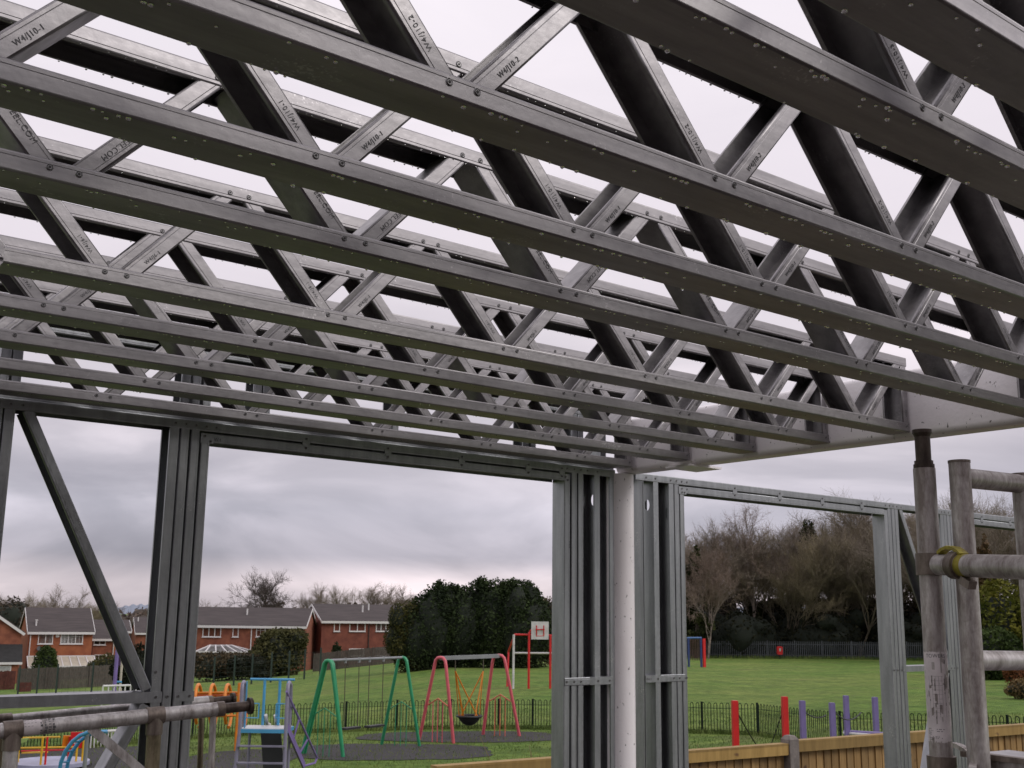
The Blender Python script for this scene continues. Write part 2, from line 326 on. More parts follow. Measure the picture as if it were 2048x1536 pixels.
def joist(y0, x0, Lp, n_hi, n_lo, txt, label, xend=None, tsize=0.0145, phase=0, inv=False):
    xs = x0 - n_hi * Lp - 0.25
    xe = xend if xend is not None else x0 - n_lo * Lp + 0.12
    root = thing('lattice_joist', label, 'floor joist', (xs, y0, Z0), 'steel lattice floor joists')
    u, v = (0, 0, 1), (0, 1, 0)
    chan(MB(), (xs, y0, Z0), (xe, y0, Z0), u, v).build('bottom_chord', MS, root, 'edge')
    chan(MB(), (xs, y0, ZT), (xe, y0, ZT), (0, 0, -1), v).build('top_chord', MS, root, 'edge')
    yi = y0 + 0.0022; Wm = 0.0956
    def web(xa, xb, mark, slash):
        # centre line passes the screws; web plate faces down and outwards
        a = np.array([xa, yi, ZB]); b = np.array([xb, yi, ZTS]); d = (b - a) / np.linalg.norm(b - a)
        u_ = np.array([-d[2], 0, d[0]]);  # perpendicular in plane
        if u_[2] < 0: u_ = -u_
        uo = (u_ if slash else -u_) * (-1 if inv else 1)          # side the channel is open to
        s = a - d * 0.014 - uo * 0.0195; e_ = b + d * 0.012 - uo * 0.0195
        p = chan(MB(), s, e_, uo, (0, 1, 0), W=Wm, B=0.039).build('web_member', MS, root, 'edge')
        if mark:
            org0 = a - u_ * 0.006
            if mark == 'STEEL.COM':
                ln = 0.11
                if slash:   # reads upside down, running down the member
                    put_text(mark, tsize, a + d * (0.075 + ln * 0.62) + u_ * 0.004 + np.array([0, -0.0006, 0]), -d, -u_, p)
                else:
                    put_text(mark, tsize, a + d * (0.065 + ln * 0.62) - (-u_) * 0.002 + np.array([0, -0.0006, 0]), -d, u_, p)
            else:
                if slash: put_text(mark, tsize, a + d * 0.058 - u_ * 0.009 + np.array([0, -0.0006, 0]), d, u_, p)
                else: put_text(mark, tsize, a + d * 0.052 + u_ * 0.007 + np.array([0, -0.0006, 0]), d, -u_, p)
    for n in range(n_lo, n_hi + 1):
        xn = x0 - n * Lp; g = 0.026; h = Lp / 2
        web(xn - g, xn - h + g, txt, False)                       # leans left
        if not (xend is not None and n == n_lo and xn + h - g > xe - 0.05): web(xn + g, xn + h - g, txt, True)
        elif xend is not None: web(xn + g, min(xn + h - g, xe - 0.045), txt, True)
        for dx in (-g, g):
            screw_at((xn + dx, y0, ZB), root)
            screw_at((xn - h + dx, y0, ZTS), root)
    if xend is not None:
        ep = chan(MB(), (xe - 0.001, yi, Z0 + 0.004), (xe - 0.001, yi, ZT - 0.004), (-1, 0, 0), v, W=Wm, B=0.040).build('end_post', MS, root, 'edge')
        screw_at((xe - 0.02, y0, ZB), root)
        if txt: put_text('W4/J', tsize, np.array([xe - 0.014, yi - 0.0006, Z0 + 0.062]), np.array([0, 0, 1]), np.array([-1, 0, 0]), ep)
    # rain beads hanging from the lower edges
    dr = MB(); r_ = random.Random(int(y0 * 1000)); x = xs
    def bead(c, rx, rz):
        vs = []; fs = []; n = 7; ring = [(0.0, 1.0), (0.55, 0.9), (1.0, 0.35)]
        c = np.array(c); vs.append(c + (0, 0, -rz))
        for zf, rf in ((0.45, 0.85), (0.0, 1.0)):
            for k in range(n): vs.append(c + (cos(2 * pi * k / n) * rx * rf, sin(2 * pi * k / n) * rx * rf * 0.9, -rz * zf))
        for k in range(n): q = (k + 1) % n; fs += [(0, 1 + q, 1 + k), (1 + k, 1 + q, 1 + n + q, 1 + n + k)]
        fs.append(tuple(1 + n + k for k in range(n)))
        dr.add(vs, fs)
    while x < xe - 0.05:
        k = r_.choice((1, 1, 2, 5, 7))
        for _ in range(k):
            s = r_.uniform(0.0016, 0.0034) * (1.5 if y0 < 1.8 else 1.0)
            bead((x, y0 + r_.choice((0.006, 0.006, 0.009, 0.012, 0.03, 0.092, 0.096)) + r_.uniform(-.002, .002), Z0 - 0.0001), s, s * r_.uniform(.7, 1.15)); x += r_.uniform(0.008, 0.02)
        x += r_.uniform(0.01, 0.07)
    x = xs
    while x < xe - 0.05:
        s = r_.uniform(0.0015, 0.003); bead((x, y0 + 0.0985, ZT - 0.0392), s, s * 1.2); bead((x + 0.01, y0 + 0.0012, ZT - 0.0392), s * .7, s * .9); x += r_.uniform(0.012, 0.06)
    tag(dr.build('rain_drops', MDROP, root, True), kind='stuff')
    return root
JP = [
 (4.211, 4.3751, 0.59888, 7, 1, None, 'lattice joist lying directly on the wall top plate, lowest and farthest of the row', 4.135),
 (3.821, 4.4312, 0.60301, 7, 1, 'W4/J1', 'lattice joist second in from the wall, just in front of the farthest one', 4.150),
 (3.410, 4.4562, 0.60558, 6, 1, None, 'lattice joist without printing, between the far joists and the ones printed J1-4', 4.155),
 (3.009, 4.4458, 0.60140, 6, 1, 'W4/J1-4', 'lattice joist whose webs are printed W4/J1-4, just behind the J6-1 joist', 4.165),
 (2.603, 4.4294, 0.59522, 6, 1, 'W4/J6-1', 'lattice joist printed W4/J6-1 whose end butts the white beam beside the jack post', 4.157),
 (2.022, 4.1959, 0.60616, 6, 1, 'STEEL.COM', 'lattice joist printed STEEL.COM on its sloping web members', 4.165),
 (1.666, 3.8890, 0.59755, 6, 0, 'W4/J10-1', 'lattice joist printed W4/J10-1, in front of the STEEL.COM joist', 4.165),
 (1.289, 3.8589, 0.58821, 6, 0, 'W4/J10-2', 'large lattice joist printed W4/J10-2 crossing the middle of the ceiling', 4.165),
 (0.889, 3.3310, 0.6000, 5, -1, 'W4/J10-3', 'lattice joist printed W4/J10-3 high at the right of the ceiling', 4.165),
 (0.677, 3.4600, 0.6000, 6, -1, 'W4/J10-4', 'nearest lattice joist, cut off by the top right corner', 4.165)]
for (y0, x0, Lp, nh, nl, tx, lb, xe) in JP:
    joist(y0, x0, Lp, nh, nl, tx, lb, xe, tsize=0.0155 if tx == 'STEEL.COM' else 0.0135, inv=y0 in (2.022, 3.410))

# ------------------------------------------------------------------ steel wall panels
YW = 4.345; WT = 0.7490; ZF = -1.90
def stud(root, x, z0, z1, hole=None, wid=0.0385, y=YW + 0.0015, name='stud', B=None, flip=False):
    B = wid
    if hole is None:
        return chan(MB(), (x, y, z0), (x, y, z1), (1, 0, 0), (0, 1, 0), W=0.0965, B=B).build(name, MSD, root)
    mb = MB(); W = 0.0965; t = 0.0016; x0_ = x; lx = x + B - t / 2 if not flip else x + t / 2; x = x + B if flip else x
    # two flanges with lips
    for yy, s in ((y, 1), (y + W, -1)):
        mb.box((x0_ + B / 2, yy + s * t / 2, (z0 + z1) / 2), (B - 0.0004, t, z1 - z0))
        mb.box((lx, yy + s * 0.006, (z0 + z1) / 2), (t, 0.0085, z1 - z0))
    # web with service holes
    n = 20
    edges = sorted(hole); cuts = [z0] + [h for h in edges] + [z1]
    bm = bmesh.new()
    def loop(pts):
        vs = [bm.verts.new(p) for p in pts]; return [bm.edges.new((vs[i], vs[(i + 1) % len(vs)])) for i in range(len(vs))]
    es = loop([(x, y, z0), (x, y + W, z0), (x, y + W, z1), (x, y, z1)])
    for h in edges: es += loop([(x, y + W / 2 + cos(2 * pi * k / n) * 0.018, h + sin(2 * pi * k / n) * 0.030) for k in range(n)])
    bmesh.ops.triangle_fill(bm, edges=es, use_beauty=True)
    # drop triangles that fall inside a hole
    for f in list(bm.faces):
        c = f.calc_center_median()
        for h in edges:
            if ((c.y - y - W / 2) / 0.018) ** 2 + ((c.z - h) / 0.030) ** 2 < 0.9: bm.faces.remove(f); break
    vi = {v_: i for i, v_ in enumerate(bm.verts)}
    mb.add([tuple(v_.co) for v_ in bm.verts], [tuple(vi[v_] for v_ in f.verts) for f in bm.faces]); bm.free()
    return mb.build(name, MSD, root)

def track(root, xa, xb, ztop, name, B=0.041, down=True, y=None, W=0.1):
    y = YW if y is None else y
    if down: return chan(MB(), (xa, y, ztop), (xb, y, ztop), (0, 0, -1), (0, 1, 0), W=W, B=B, c=0.0045).build(name, MSD, root)
    return chan(MB(), (xa, y, ztop), (xb, y, ztop), (0, 0, 1), (0, 1, 0), W=W, B=B, c=0.0045).build(name, MSD, root)
def lintel(root, xa, xb, conns):
    # lower track opening downwards, 5 mm under the top track, tied by small clips
    zt = WT - 0.0465
    chan(MB(), (xa, YW + 0.0005, zt), (xb, YW + 0.0005, zt), (0, 0, -1), (0, 1, 0), W=0.099, B=0.041, c=0.0045).build('lintel_track', MSD, root, 'edge')
    mb = MB()
    for c in conns:
        MB().box((c, YW - 0.0006, zt + 0.003), (0.036, 0.0014, 0.030)).build('lintel_clip', MSD, root)
        for dx, dz in ((0, 0.022), (0, -0.018)): screw_at((c + dx, YW - 0.0012, zt + dz), root, 0.8)

def screws(root, pts, s=0.8):
    for p in pts: screw_at(p, root, s)
def cbrace(root, a, b, name, side=1):
    # sloping channel brace lying in the wall plane; a,b = (x,z) of its centre line
    a = np.array([a[0], YW + 0.0025, a[1]]); b = np.array([b[0], YW + 0.0025, b[1]]); d = (b - a) / np.linalg.norm(b - a)
    u_ = np.array([-d[2], 0, d[0]]) * side
    return chan(MB(), a - u_ * 0.0195, b - u_ * 0.0195, u_, (0, 1, 0), W=0.0945, B=0.039).build(name, MSD, root)

lw = thing('steel_wall_panel', 'steel stud wall panel left of the white column, framing the wide opening over the playground', 'wall panel', (-1.2, YW, ZF), 'light steel wall panels')
track(lw, -1.2, 4.138, WT, 'top_track'); track(lw, -1.2, 4.098, ZF, 'bottom_track', down=False)
zt = WT - 0.004; zb = ZF + 0.003
for x in (-1.19, -0.60, 0.0, 0.42, 1.030, 1.073): stud(lw, x, zb, zt)
for x in (1.700, 1.7445, 1.7885): stud(lw, x, zb, zt, wid=0.0375, flip=x < 1.71, hole=[-1.2] if x < 1.71 else None)
stud(lw, 1.8325, zb, WT - 0.0515, wid=0.0375)
stud(lw, 3.784, zb, WT - 0.0515); stud(lw, 3.8325, zb, zt, wid=0.0375); stud(lw, 3.877, zb, zt, wid=0.0375)
stud(lw, 3.990, zb, zt, hole=[0.585, -0.95], wid=0.038, flip=True); stud(lw, 4.100, zb, zt, hole=[0.555, -0.95], wid=0.038, flip=True)
lintel(lw, 1.874, 3.783, [2.306, 2.721, 3.135, 3.545, 3.765])
tb = MB(); tb.box((1.856, YW - 0.0009, 0.6795), (0.055, 0.0014, 0.040)); tb.build('corner_clip', MSD, lw)
screws(lw, [(x, YW - 0.0002, 0.728) for x in (1.05, 1.092, 1.135, 1.72, 1.763, 1.806, 1.85, 1.893, 3.80, 3.85, 3.895, 3.94, 4.01)] + [(1.845, YW - 0.0018, 0.688), (1.870, YW - 0.0018, 0.668), (3.79, YW - .0002, .683), (3.805, YW - .0002, .668)])
cbrace(lw, (1.156, 0.712), (1.683, -0.305), 'brace', -1)
cbrace(lw, (1.683, -0.36), (1.10, -1.45), 'brace', 1)
def noggin(root, xa, xb, z0=-0.353, nm='noggin'):
    return chan(MB(), (xa, YW - 0.0018, z0), (xb, YW - 0.0018, z0), (0, 0, 1), (0, 1, 0), W=0.1036, B=0.040, c=0.006).build(nm, MSD, root)
def nogbox(root, xa, xb, zc=-0.333, h=0.036):
    return MB().box(((xa + xb) / 2, YW + 0.05, zc), (xb - xa, 0.1040, h)).build('noggin', MSD, root)
nogbox(lw, 0.46, 1.742, -0.3335, 0.040); nogbox(lw, 1.792, 1.872, -0.3335, 0.038)
noggin(lw, 3.788, 3.955, -0.352); nogbox(lw, 3.956, 4.108, -0.332, 0.038)
screws(lw, [(x, YW - 0.0024, -0.333) for x in (1.718, 1.763, 1.806, 1.852, 3.80, 3.85, 3.895, 4.01, 4.09)] + [(1.712, YW, -0.24)])
if True:
    put_text('W4', 0.02, np.array([1.885, YW - 0.0002, 0.672]), np.array([1, 0, 0]), np.array([0, 0, 1]), lw.children[2])
    put_text('W4/2', 0.014, np.array([3.815, YW + 0.001, 0.36]), np.array([0, 0, -1]), np.array([1, 0, 0]), lw.children[2])

rw = thing('steel_wall_panel', 'steel stud wall panel right of the white column, with a raking brace behind the scaffold tubes', 'wall panel', (4.30, YW, ZF), 'light steel wall panels')
track(rw, 4.290, 9.6, WT, 'top_track'); track(rw, 4.290, 9.6, ZF, 'bottom_track', down=False)
stud(rw, 4.424, zb, zt, hole=[0.585, -0.95], wid=0.038); stud(rw, 4.345, zb, zt, wid=0.006)
for x in (4.545, 4.590): stud(rw, x, zb, zt, wid=0.0375, hole=[0.55] if x < 4.55 else None, flip=x < 4.55)
stud(rw, 4.634, zb, WT - 0.0515, wid=0.035)
stud(rw, 6.584, zb, WT - 0.0515)
for x in (6.626, 6.668, 6.708): stud(rw, x, zb, zt, wid=0.036)
for x in (7.253, 7.296, 7.339, 7.382): stud(rw, x, zb, zt, wid=0.037, hole=[0.56] if x < 7.26 else None)
for x in (9.30, 9.343, 9.386): stud(rw, x, zb, zt)
lintel(rw, 4.672, 6.582, [5.095, 5.504, 5.920, 6.335]); lintel(rw, 7.425, 9.295, [7.80, 8.20, 8.62, 9.02])
tb = MB(); tb.box((4.652, YW - 0.0009, 0.6795), (0.062, 0.0014, 0.042)); tb.build('corner_clip', MSD, rw)
screws(rw, [(x, YW - 0.0002, 0.728) for x in (4.37, 4.44, 4.56, 4.605, 4.648, 4.69, 6.60, 6.645, 6.685, 6.73, 6.78, 7.27, 7.31, 7.36)] + [(4.648, YW - .0018, .688), (4.69, YW - .0002, .688), (4.648, YW - .0018, .668), (4.668, YW - .0018, .668)])
nogbox(rw, 4.347, 4.462, -0.332, 0.036); noggin(rw, 4.463, 4.648, -0.352); nogbox(rw, 6.70, 7.32, -0.328, 0.036)
screws(rw, [(x, YW - 0.0024, -0.333) for x in (4.44, 4.56, 4.605, 4.66, 6.60, 6.645, 6.69, 7.27, 7.31, 7.35)])
cbrace(rw, (6.775, 0.712), (7.235, -0.24), 'brace', -1)
cbrace(rw, (7.235, -0.36), (6.76, -1.60), 'brace', 1)
put_text('W4/3', 0.016, np.array([4.352, YW - 0.0028, -0.338]), np.array([1, 0, 0]), np.array([0, 0, 1]), rw.children[4])

# short rim frame standing on the wall behind the joist row
rf = thing('steel_rim_frame', 'short stud rim frame standing on the top track behind the last joist', 'rim frame', (-1.2, 4.38, 0.76), None)
track(rf, -1.2, 4.16, 1.0665, 'top_track', y=4.38, W=0.092); track(rf, -1.2, 4.16, 0.7515, 'bottom_track', down=False, B=0.030, y=4.38, W=0.092)
for x in (-0.6, 0.43, 0.475, 1.050, 1.091, 1.748, 1.794, 1.84, 2.066, 2.108, 2.76, 3.54, 3.585, 3.866, 3.908, 4.07):
    fl_ = x in (1.748, 2.066, 2.76, 3.54, 3.866); p = chan(MB(), (x + .038 * fl_, 4.3815, 0.756), (x + .038 * fl_, 4.3815, 1.063), (-1 if fl_ else 1, 0, 0), (0, 1, 0), W=0.089, B=0.038).build('stud', MSD, rf, 'edge')
    if x in (1.050, 1.091, 1.748, 1.794): put_text('W4', 0.016, np.array([x + 0.006, 4.3809, 0.80]), np.array([1, 0, 0]), np.array([0, 0, 1]), p)

# ------------------------------------------------------------------ white beam and column
def rrect(w_, h_, r, n=5):
    P = []
    for cx, cy, a0 in ((w_ / 2 - r, h_ / 2 - r, 0), (-w_ / 2 + r, h_ / 2 - r, 90), (-w_ / 2 + r, -h_ / 2 + r, 180), (w_ / 2 - r, -h_ / 2 + r, 270)):
        P += [(cx + r * cos(radians(a0 + 90 * k / n)), cy + r * sin(radians(a0 + 90 * k / n))) for k in range(n + 1)]
    return P
wb = thing('white_beam', 'white painted steel beam with chipped paint carrying the joist ends, running out at the right', 'steel beam', (4.235, 4.2, 0.735))
MB().prism(rrect(0.13, 0.288, 0.026), (4.236, 0, 0.879), (1, 0, 0), (0, 0, 1), (0, 1, 0), -0.8, 4.37).build('beam_tube', MWP, wb, True)
MB().box((4.26, 3.90, 0.7300), (0.23, 0.17, 0.010)).build('end_plate', MWP, wb)
wc = thing('white_column', 'round white painted steel column standing between the two wall panels', 'column', (4.197, 4.372, ZF))
MB().tube([(4.197, 4.372, ZF), (4.197, 4.372, -0.5), (4.197, 4.372, 0.73)], 0.0735, 40).build('shaft', MWP, wc, True)
MB().box((4.197, 4.372, ZF + 0.006), (0.24, 0.24, 0.012)).build('base_plate', MWP, wc)

# unseen brick wall added behind the viewpoint to shade the left wall panel
bw = thing('added_shade_wall', 'unseen dark brick wall added behind the viewpoint to block light', 'wall', (-1.5, -1.0, ZF))
MBW = mat('shade_wall_brick', (0.075, 0.045, 0.035), 0.9, 0, 0.3, 5)
MB().box((-1.4, -1.10, (ZF + 0.95) / 2), (10.6, 0.22, 0.95 - ZF), ).build('brickwork', MBW, bw)
MB().box((-1.4, -1.10, 0.99), (10.6, 0.26, 0.07)).build('coping', MCON0, bw)

# ------------------------------------------------------------------ scaffold tower at the right
def vtube(mb, px, py, D, ztop, zbot, r, n=24):
    p = at(px, py, D); mb.tube([(p[0], p[1], zbot), (p[0], p[1], (zbot + ztop) / 2), (p[0], p[1], ztop)], r, n); return p
A = at(1861, 1150, 2.62)
def zofA(py, P): # height at which a vertical through P crosses picture row py
    a, b = -3.0, 2.0
    for _ in range(50):
        m = (a + b) / 2; q = np.array([P[0], P[1], m]); yy = 768 - FPX * (q @ R1) / (q @ R2)
        if yy > py: a = m
        else: b = m
    return a
zz = lambda py, P=A: zofA(py, P)
ja = thing('adjustable_leg', 'scaffold leg tube with a rusty screw jack on top and a torn white sticker', 'scaffold leg', (A[0], A[1], -1.3))
RA = 0.0252
MB().tube([(A[0], A[1], -1.3), (A[0], A[1], -0.3), (A[0], A[1], zz(937))], RA, 32).build('tube', MSC, ja, True)
mb = MB(); mb.tube([(A[0], A[1], zz(937) - 0.002), (A[0], A[1], zz(929))], 0.0240, 28); mb.tube([(A[0], A[1], zz(929)), (A[0], A[1], zz(922))], 0.0215, 28); mb.build('jack_nut', MJK, ja, True)
MB().tube([(A[0], A[1], zz(925)), (A[0], A[1], zz(871))], 0.0178, 28).build('jack_tube', MJK, ja, True)
mb = MB(); mb.tube([(A[0], A[1], zz(874)), (A[0], A[1], zz(867))], 0.0180, 28, r2=0.0215); mb.tube([(A[0], A[1], zz(867)), (A[0], A[1], zz(860))], 0.0226, 28); mb.build('flange', MJK, ja, True)
# T casting that takes the ledger
mb = MB(); mb.tube([(A[0], A[1], zz(1150)), (A[0], A[1], zz(1107))], 0.0315, 32); 
mb.build('tee_casting', MSCD, ja, True)
mb = MB(); mb.tube([(A[0], A[1], zz(1536) - 0.4), (A[0], A[1], zz(1512))], 0.0318, 32); mb.build('lower_sleeve', MSCD, ja, True)
# torn white sticker wrapped round the tube
MST = mat('sticker_paper', (0.62, 0.57, 0.57), 0.55, 0, 0.12, 30)
z1, z0_ = zz(1303), zz(1484)
vs = []; fs = []; na, nz = 28, 60; rs_ = random.Random(3)
dirA = atan2(-A[1], -A[0])
top = [z1 + rs_.uniform(-0.002, 0.001) for _ in range(na + 1)]; bot = [z0_ + rs_.uniform(-0.003, 0.005) for _ in range(na + 1)]
for i in range(na + 1):
    a = dirA - radians(98) + radians(196) * i / na
    for j in range(nz + 1):
        z = top[i] + (bot[i] - top[i]) * j / nz; vs.append((A[0] + cos(a) * 0.02545, A[1] + sin(a) * 0.02545, z))
tears = [(rs_.uniform(0, na), rs_.uniform(0, nz), rs_.uniform(0.4, 1.3), rs_.uniform(1, 5)) for _ in range(26)] + [(na * .42, nz * .36, .5, 5), (na * .42, nz * .5, .5, 3), (na * .42, nz * .72, .6, 5), (na * 0.86, nz * 0.93, 1.2, 6), (na * .6, nz * .13, .8, 4)]
for i in range(na):
    for j in range(nz):
        if any(((i - a) / b * 1.0) ** 2 + ((j - c) / d) ** 2 < 1 for a, c, b, d in tears): continue
        k = i * (nz + 1) + j; fs.append((k, k + nz + 1, k + nz + 2, k + 1))
st = MB().add(vs, fs).build('sticker', MST, ja, True)
MPR = mat('sticker_print', (0.10, 0.09, 0.09), 0.6, 0, 0.4, 50)
def wrap(mb, a0, a1, za, zb_, R=0.02556, n=6):      # printed patch on the curved sticker; angles in degrees from the camera side
    vs = []; fs = []
    for i in range(n + 1):
        a = dirA + radians(a0 + (a1 - a0) * i / n)
        vs += [(A[0] + cos(a) * R, A[1] + sin(a) * R, za), (A[0] + cos(a) * R, A[1] + sin(a) * R, zb_)]
    for i in range(n): fs.append((2 * i, 2 * i + 2, 2 * i + 3, 2 * i + 1))
    mb.add(vs, fs)
pr = MB(); H = z1 - z0_
for j, (u0, v0, l) in enumerate([(1, .845, 30), (1, .865, 34), (1, .885, 20), (1, .905, 26), (1, .93, 60), (1, .945, 76), (1, .962, 30), (-1, .848, 40), (-1, .870, 44)]):
    z = z1 - H * v0
    for q in range(int(l / 5)):
        if rs_.random() < .8:
            a = (-62 + q * 5) if u0 == 1 else (-14 + q * 5); wrap(pr, a + 0.3, a + 3.6, z, z - 0.0018, n=1)
for k in range(9):
    z = z1 - H * (.27 + k * .05); wrap(pr, -30 + k, 30 - k * 1.5, z, z - 0.0004)
    for q in range(6):
        a = -40 + q * 16; vs_ = []
        wrap(pr, a, a + 1.0, z, z - H * .05, n=1)
for _ in range(26):
    a = rs_.uniform(-75, 70); z = z1 - H * rs_.uniform(.08, .8); wrap(pr, a, a + rs_.uniform(.5, 4), z, z - rs_.uniform(.002, .01), n=1)
pr.build('sticker_print', MPR, ja)
# the word TOWERS bent round the tube
tm = text_mesh('TOWERS', 0.0155).copy(); me = tm; xsv = [v_.co.x for v_ in me.vertices]; wdt = max(xsv)
for v_ in me.vertices:
    s_ = (v_.co.x - wdt / 2) * 0.0455 / wdt; a = dirA + s_ / 0.0258; z = z1 - 0.013 + v_.co.y * 0.75; R_ = 0.0257 + v_.co.z * 0.5
    v_.co = Vector((A[0] + cos(a) * R_ - ja.location.x, A[1] + sin(a) * R_ - ja.location.y, z - ja.location.z))
to = bpy.data.objects.new('sticker_lettering', me); sc.collection.objects.link(to); to.parent = ja

B_ = at(1936.5, 1200, 2.56); C_ = at(2054, 1100, 2.78)
tw = thing('scaffold_tower_frame', 'aluminium scaffold tower frame of two uprights and rungs cut off by the right edge', 'scaffold frame', (B_[0], B_[1], -0.35))
zb_ = lambda py: zofA(py, B_); zc_ = lambda py: zofA(py, C_)
MB().tube([(B_[0], B_[1], -0.36), (B_[0], B_[1], 0.1), (B_[0], B_[1], zb_(924))], 0.0240, 32).build('upright', MSC, tw, True)
MB().tube([(B_[0], B_[1], zb_(926)), (B_[0], B_[1], zb_(921))], 0.0250, 32).build('end_cap', MSCD, tw, True)
MB().tube([(C_[0], C_[1], zc_(1322)), (C_[0], C_[1], 0.1), (C_[0], C_[1], zc_(950))], 0.0240, 32).build('upright', MSC, tw, True)
MB().tube([(C_[0], C_[1], zc_(951)), (C_[0], C_[1], zc_(947))], 0.0250, 32).build('end_cap', MSCD, tw, True)
def rungto(za, zb2, r, m, nm='rung', ext=0.0):
    a = np.array([B_[0], B_[1], za]); b = np.array([C_[0], C_[1], zb2]); d = (b - a) / np.linalg.norm(b - a)
    return MB().tube([a, (a + b) / 2, b + d * ext], r, 28).build(nm, m, tw, True)
rungto(zb_(955), zc_(968), 0.0232, MSC); rungto(zb_(1321), zc_(1321), 0.0222, MSCL, ext=0.5)

# ledger tube clamped across the front
la = at(1862, 1129, 2.57); lb_ = at(2160, 1138, 2.12)
lg = thing('ledger_tube', 'horizontal scaffold tube with yellow paint, clamped across both uprights at the right', 'scaffold tube', la)
d = (lb_ - la) / np.linalg.norm(lb_ - la)
MYP = scaf_mat('yellow_painted_tube', (0.20, 0.16, 0.06), (0.34, 0.29, 0.04), (0.40, 0.35, 0.06))
MB().tube([la + d * 0.028, la + d * 0.06, la + d * 0.078], 0.0232, 28).build('tube_end', MSCL, lg, True)
MB().tube([la + d * 0.078, la + d * 0.25, lb_], 0.0245, 32).build('tube', MSC, lg, True)
# claw coupler: a band round the tube with a raised yellow hook over it
def band(mb, c0, ax, r0, r1, wdt, a0, a1, n=26):
    ax = ax / np.linalg.norm(ax); up = np.array([0, 0, 1.0]); up = up - ax * (up @ ax); up /= np.linalg.norm(up); sd_ = np.cross(ax, up)
    vs = []; fs = []
    for i in range(n + 1):
        a = radians(a0 + (a1 - a0) * i / n); dr_ = up * cos(a) + sd_ * sin(a)
        for rr, ww in ((r0, -wdt / 2), (r1, -wdt / 2), (r1, wdt / 2), (r0, wdt / 2)): vs.append(c0 + dr_ * rr + ax * ww)
    for i in range(n):
        for k in range(4): fs.append((4 * i + k, 4 * i + (k + 1) % 4, 4 * i + 4 + (k + 1) % 4, 4 * i + 4 + k))
    fs += [(0, 1, 2, 3), (4 * n + 3, 4 * n + 2, 4 * n + 1, 4 * n)]
    mb.add(vs, fs)
mb = MB(); band(mb, la + d * 0.098, d, 0.0235, 0.0305, 0.026, -178, 178); mb.build('claw_coupler', MSCD, lg, True)
pc = la + d * 0.085
hook = []
for k, (s_, h_) in enumerate(((-0.045, 0.026), (-0.030, 0.034), (-0.012, 0.0385), (0.008, 0.037), (0.024, 0.031), (0.036, 0.024))): hook.append(pc + d * s_ + np.array([0, 0, h_]))
hm = MB()
for i in range(len(hook) - 1): hm.bar(hook[i], hook[i + 1] + (hook[i + 1] - hook[i]) * 0.12, 0.022, 0.007)
hm.build('yellow_hook', MYP, lg, True)
MB().tube([la + d * 0.113, la + d * 0.135], 0.02475, 28).build('yellow_paint_band', MYP, lg, True)
mb = MB(); c0 = pc + d * 0.03 - R2 * 0.034 + np.array([0, 0, -0.006]); mb.tube([c0, c0 - R2 * 0.016], 0.0085, 6); mb.tube([c0 - R2 * 0.016, c0 - R2 * 0.026], 0.0045, 8); mb.build('clamp_bolt', MJK, lg); mb = MB(); c0 = pc + d * 0.03 + np.array([0, 0, -0.03]); mb.bar(c0, c0 + d * 0.03 + np.array([0, 0, -0.012]), 0.02, 0.018); mb.build('wedge', MSCD, lg)

# platform deck with its hook
pd = thing('scaffold_platform', 'grey scaffold deck board with a dark aluminium edge in the bottom right corner', 'scaffold deck', (2.5, 1.3, -0.33))
MDK = mat('deck_board', (0.30, 0.28, 0.30), 0.35, 0, 0.35, 6, 0.2, 60, col2=(0.48, 0.46, 0.48))
fl = onz(1972, 1503, -0.30); fr = onz(2060, 1487, -0.30); nl_ = onz(1934, 1507, -0.30); nr_ = onz(2070, 1524, -0.30)
ex_ = nr_ - nl_; ex_ /= np.linalg.norm(ex_); fy = np.array([-ex_[1], ex_[0], 0])
if fy @ (fl - nl_) < 0: fy = -fy
wdt = 0.145
MB().box(nl_ + ex_ * 0.55 + fy * (wdt / 2 + 0.01) + (0, 0, -0.009), (1.1, wdt, 0.018), (ex_, fy, (0, 0, 1))).build('deck', MDK, pd)
MB().box(nl_ + ex_ * 0.55 + (0, 0, -0.001), (1.12, 0.022, 0.012), (ex_, fy, (0, 0, 1))).build('edge_rail', MSCD, pd)
MB().box(nl_ + ex_ * 0.56 + fy * 0.006 + (0, 0, -0.05), (1.1, 0.012, 0.085), (ex_, fy, (0, 0, 1))).build('fascia', MSC, pd)
hk = MB(); hp = [onz(1905, 1489, -0.288) , onz(1918, 1492, -0.288), onz(1930, 1499, -0.292), onz(1940, 1508, -0.300), onz(1946, 1530, -0.315), onz(1944, 1560, -0.33)]
for i in range(len(hp) - 1): hk.bar(hp[i], hp[i + 1] + (hp[i + 1] - hp[i]) * .15, 0.016, 0.010)
hk.build('hook', MSC, pd, True)

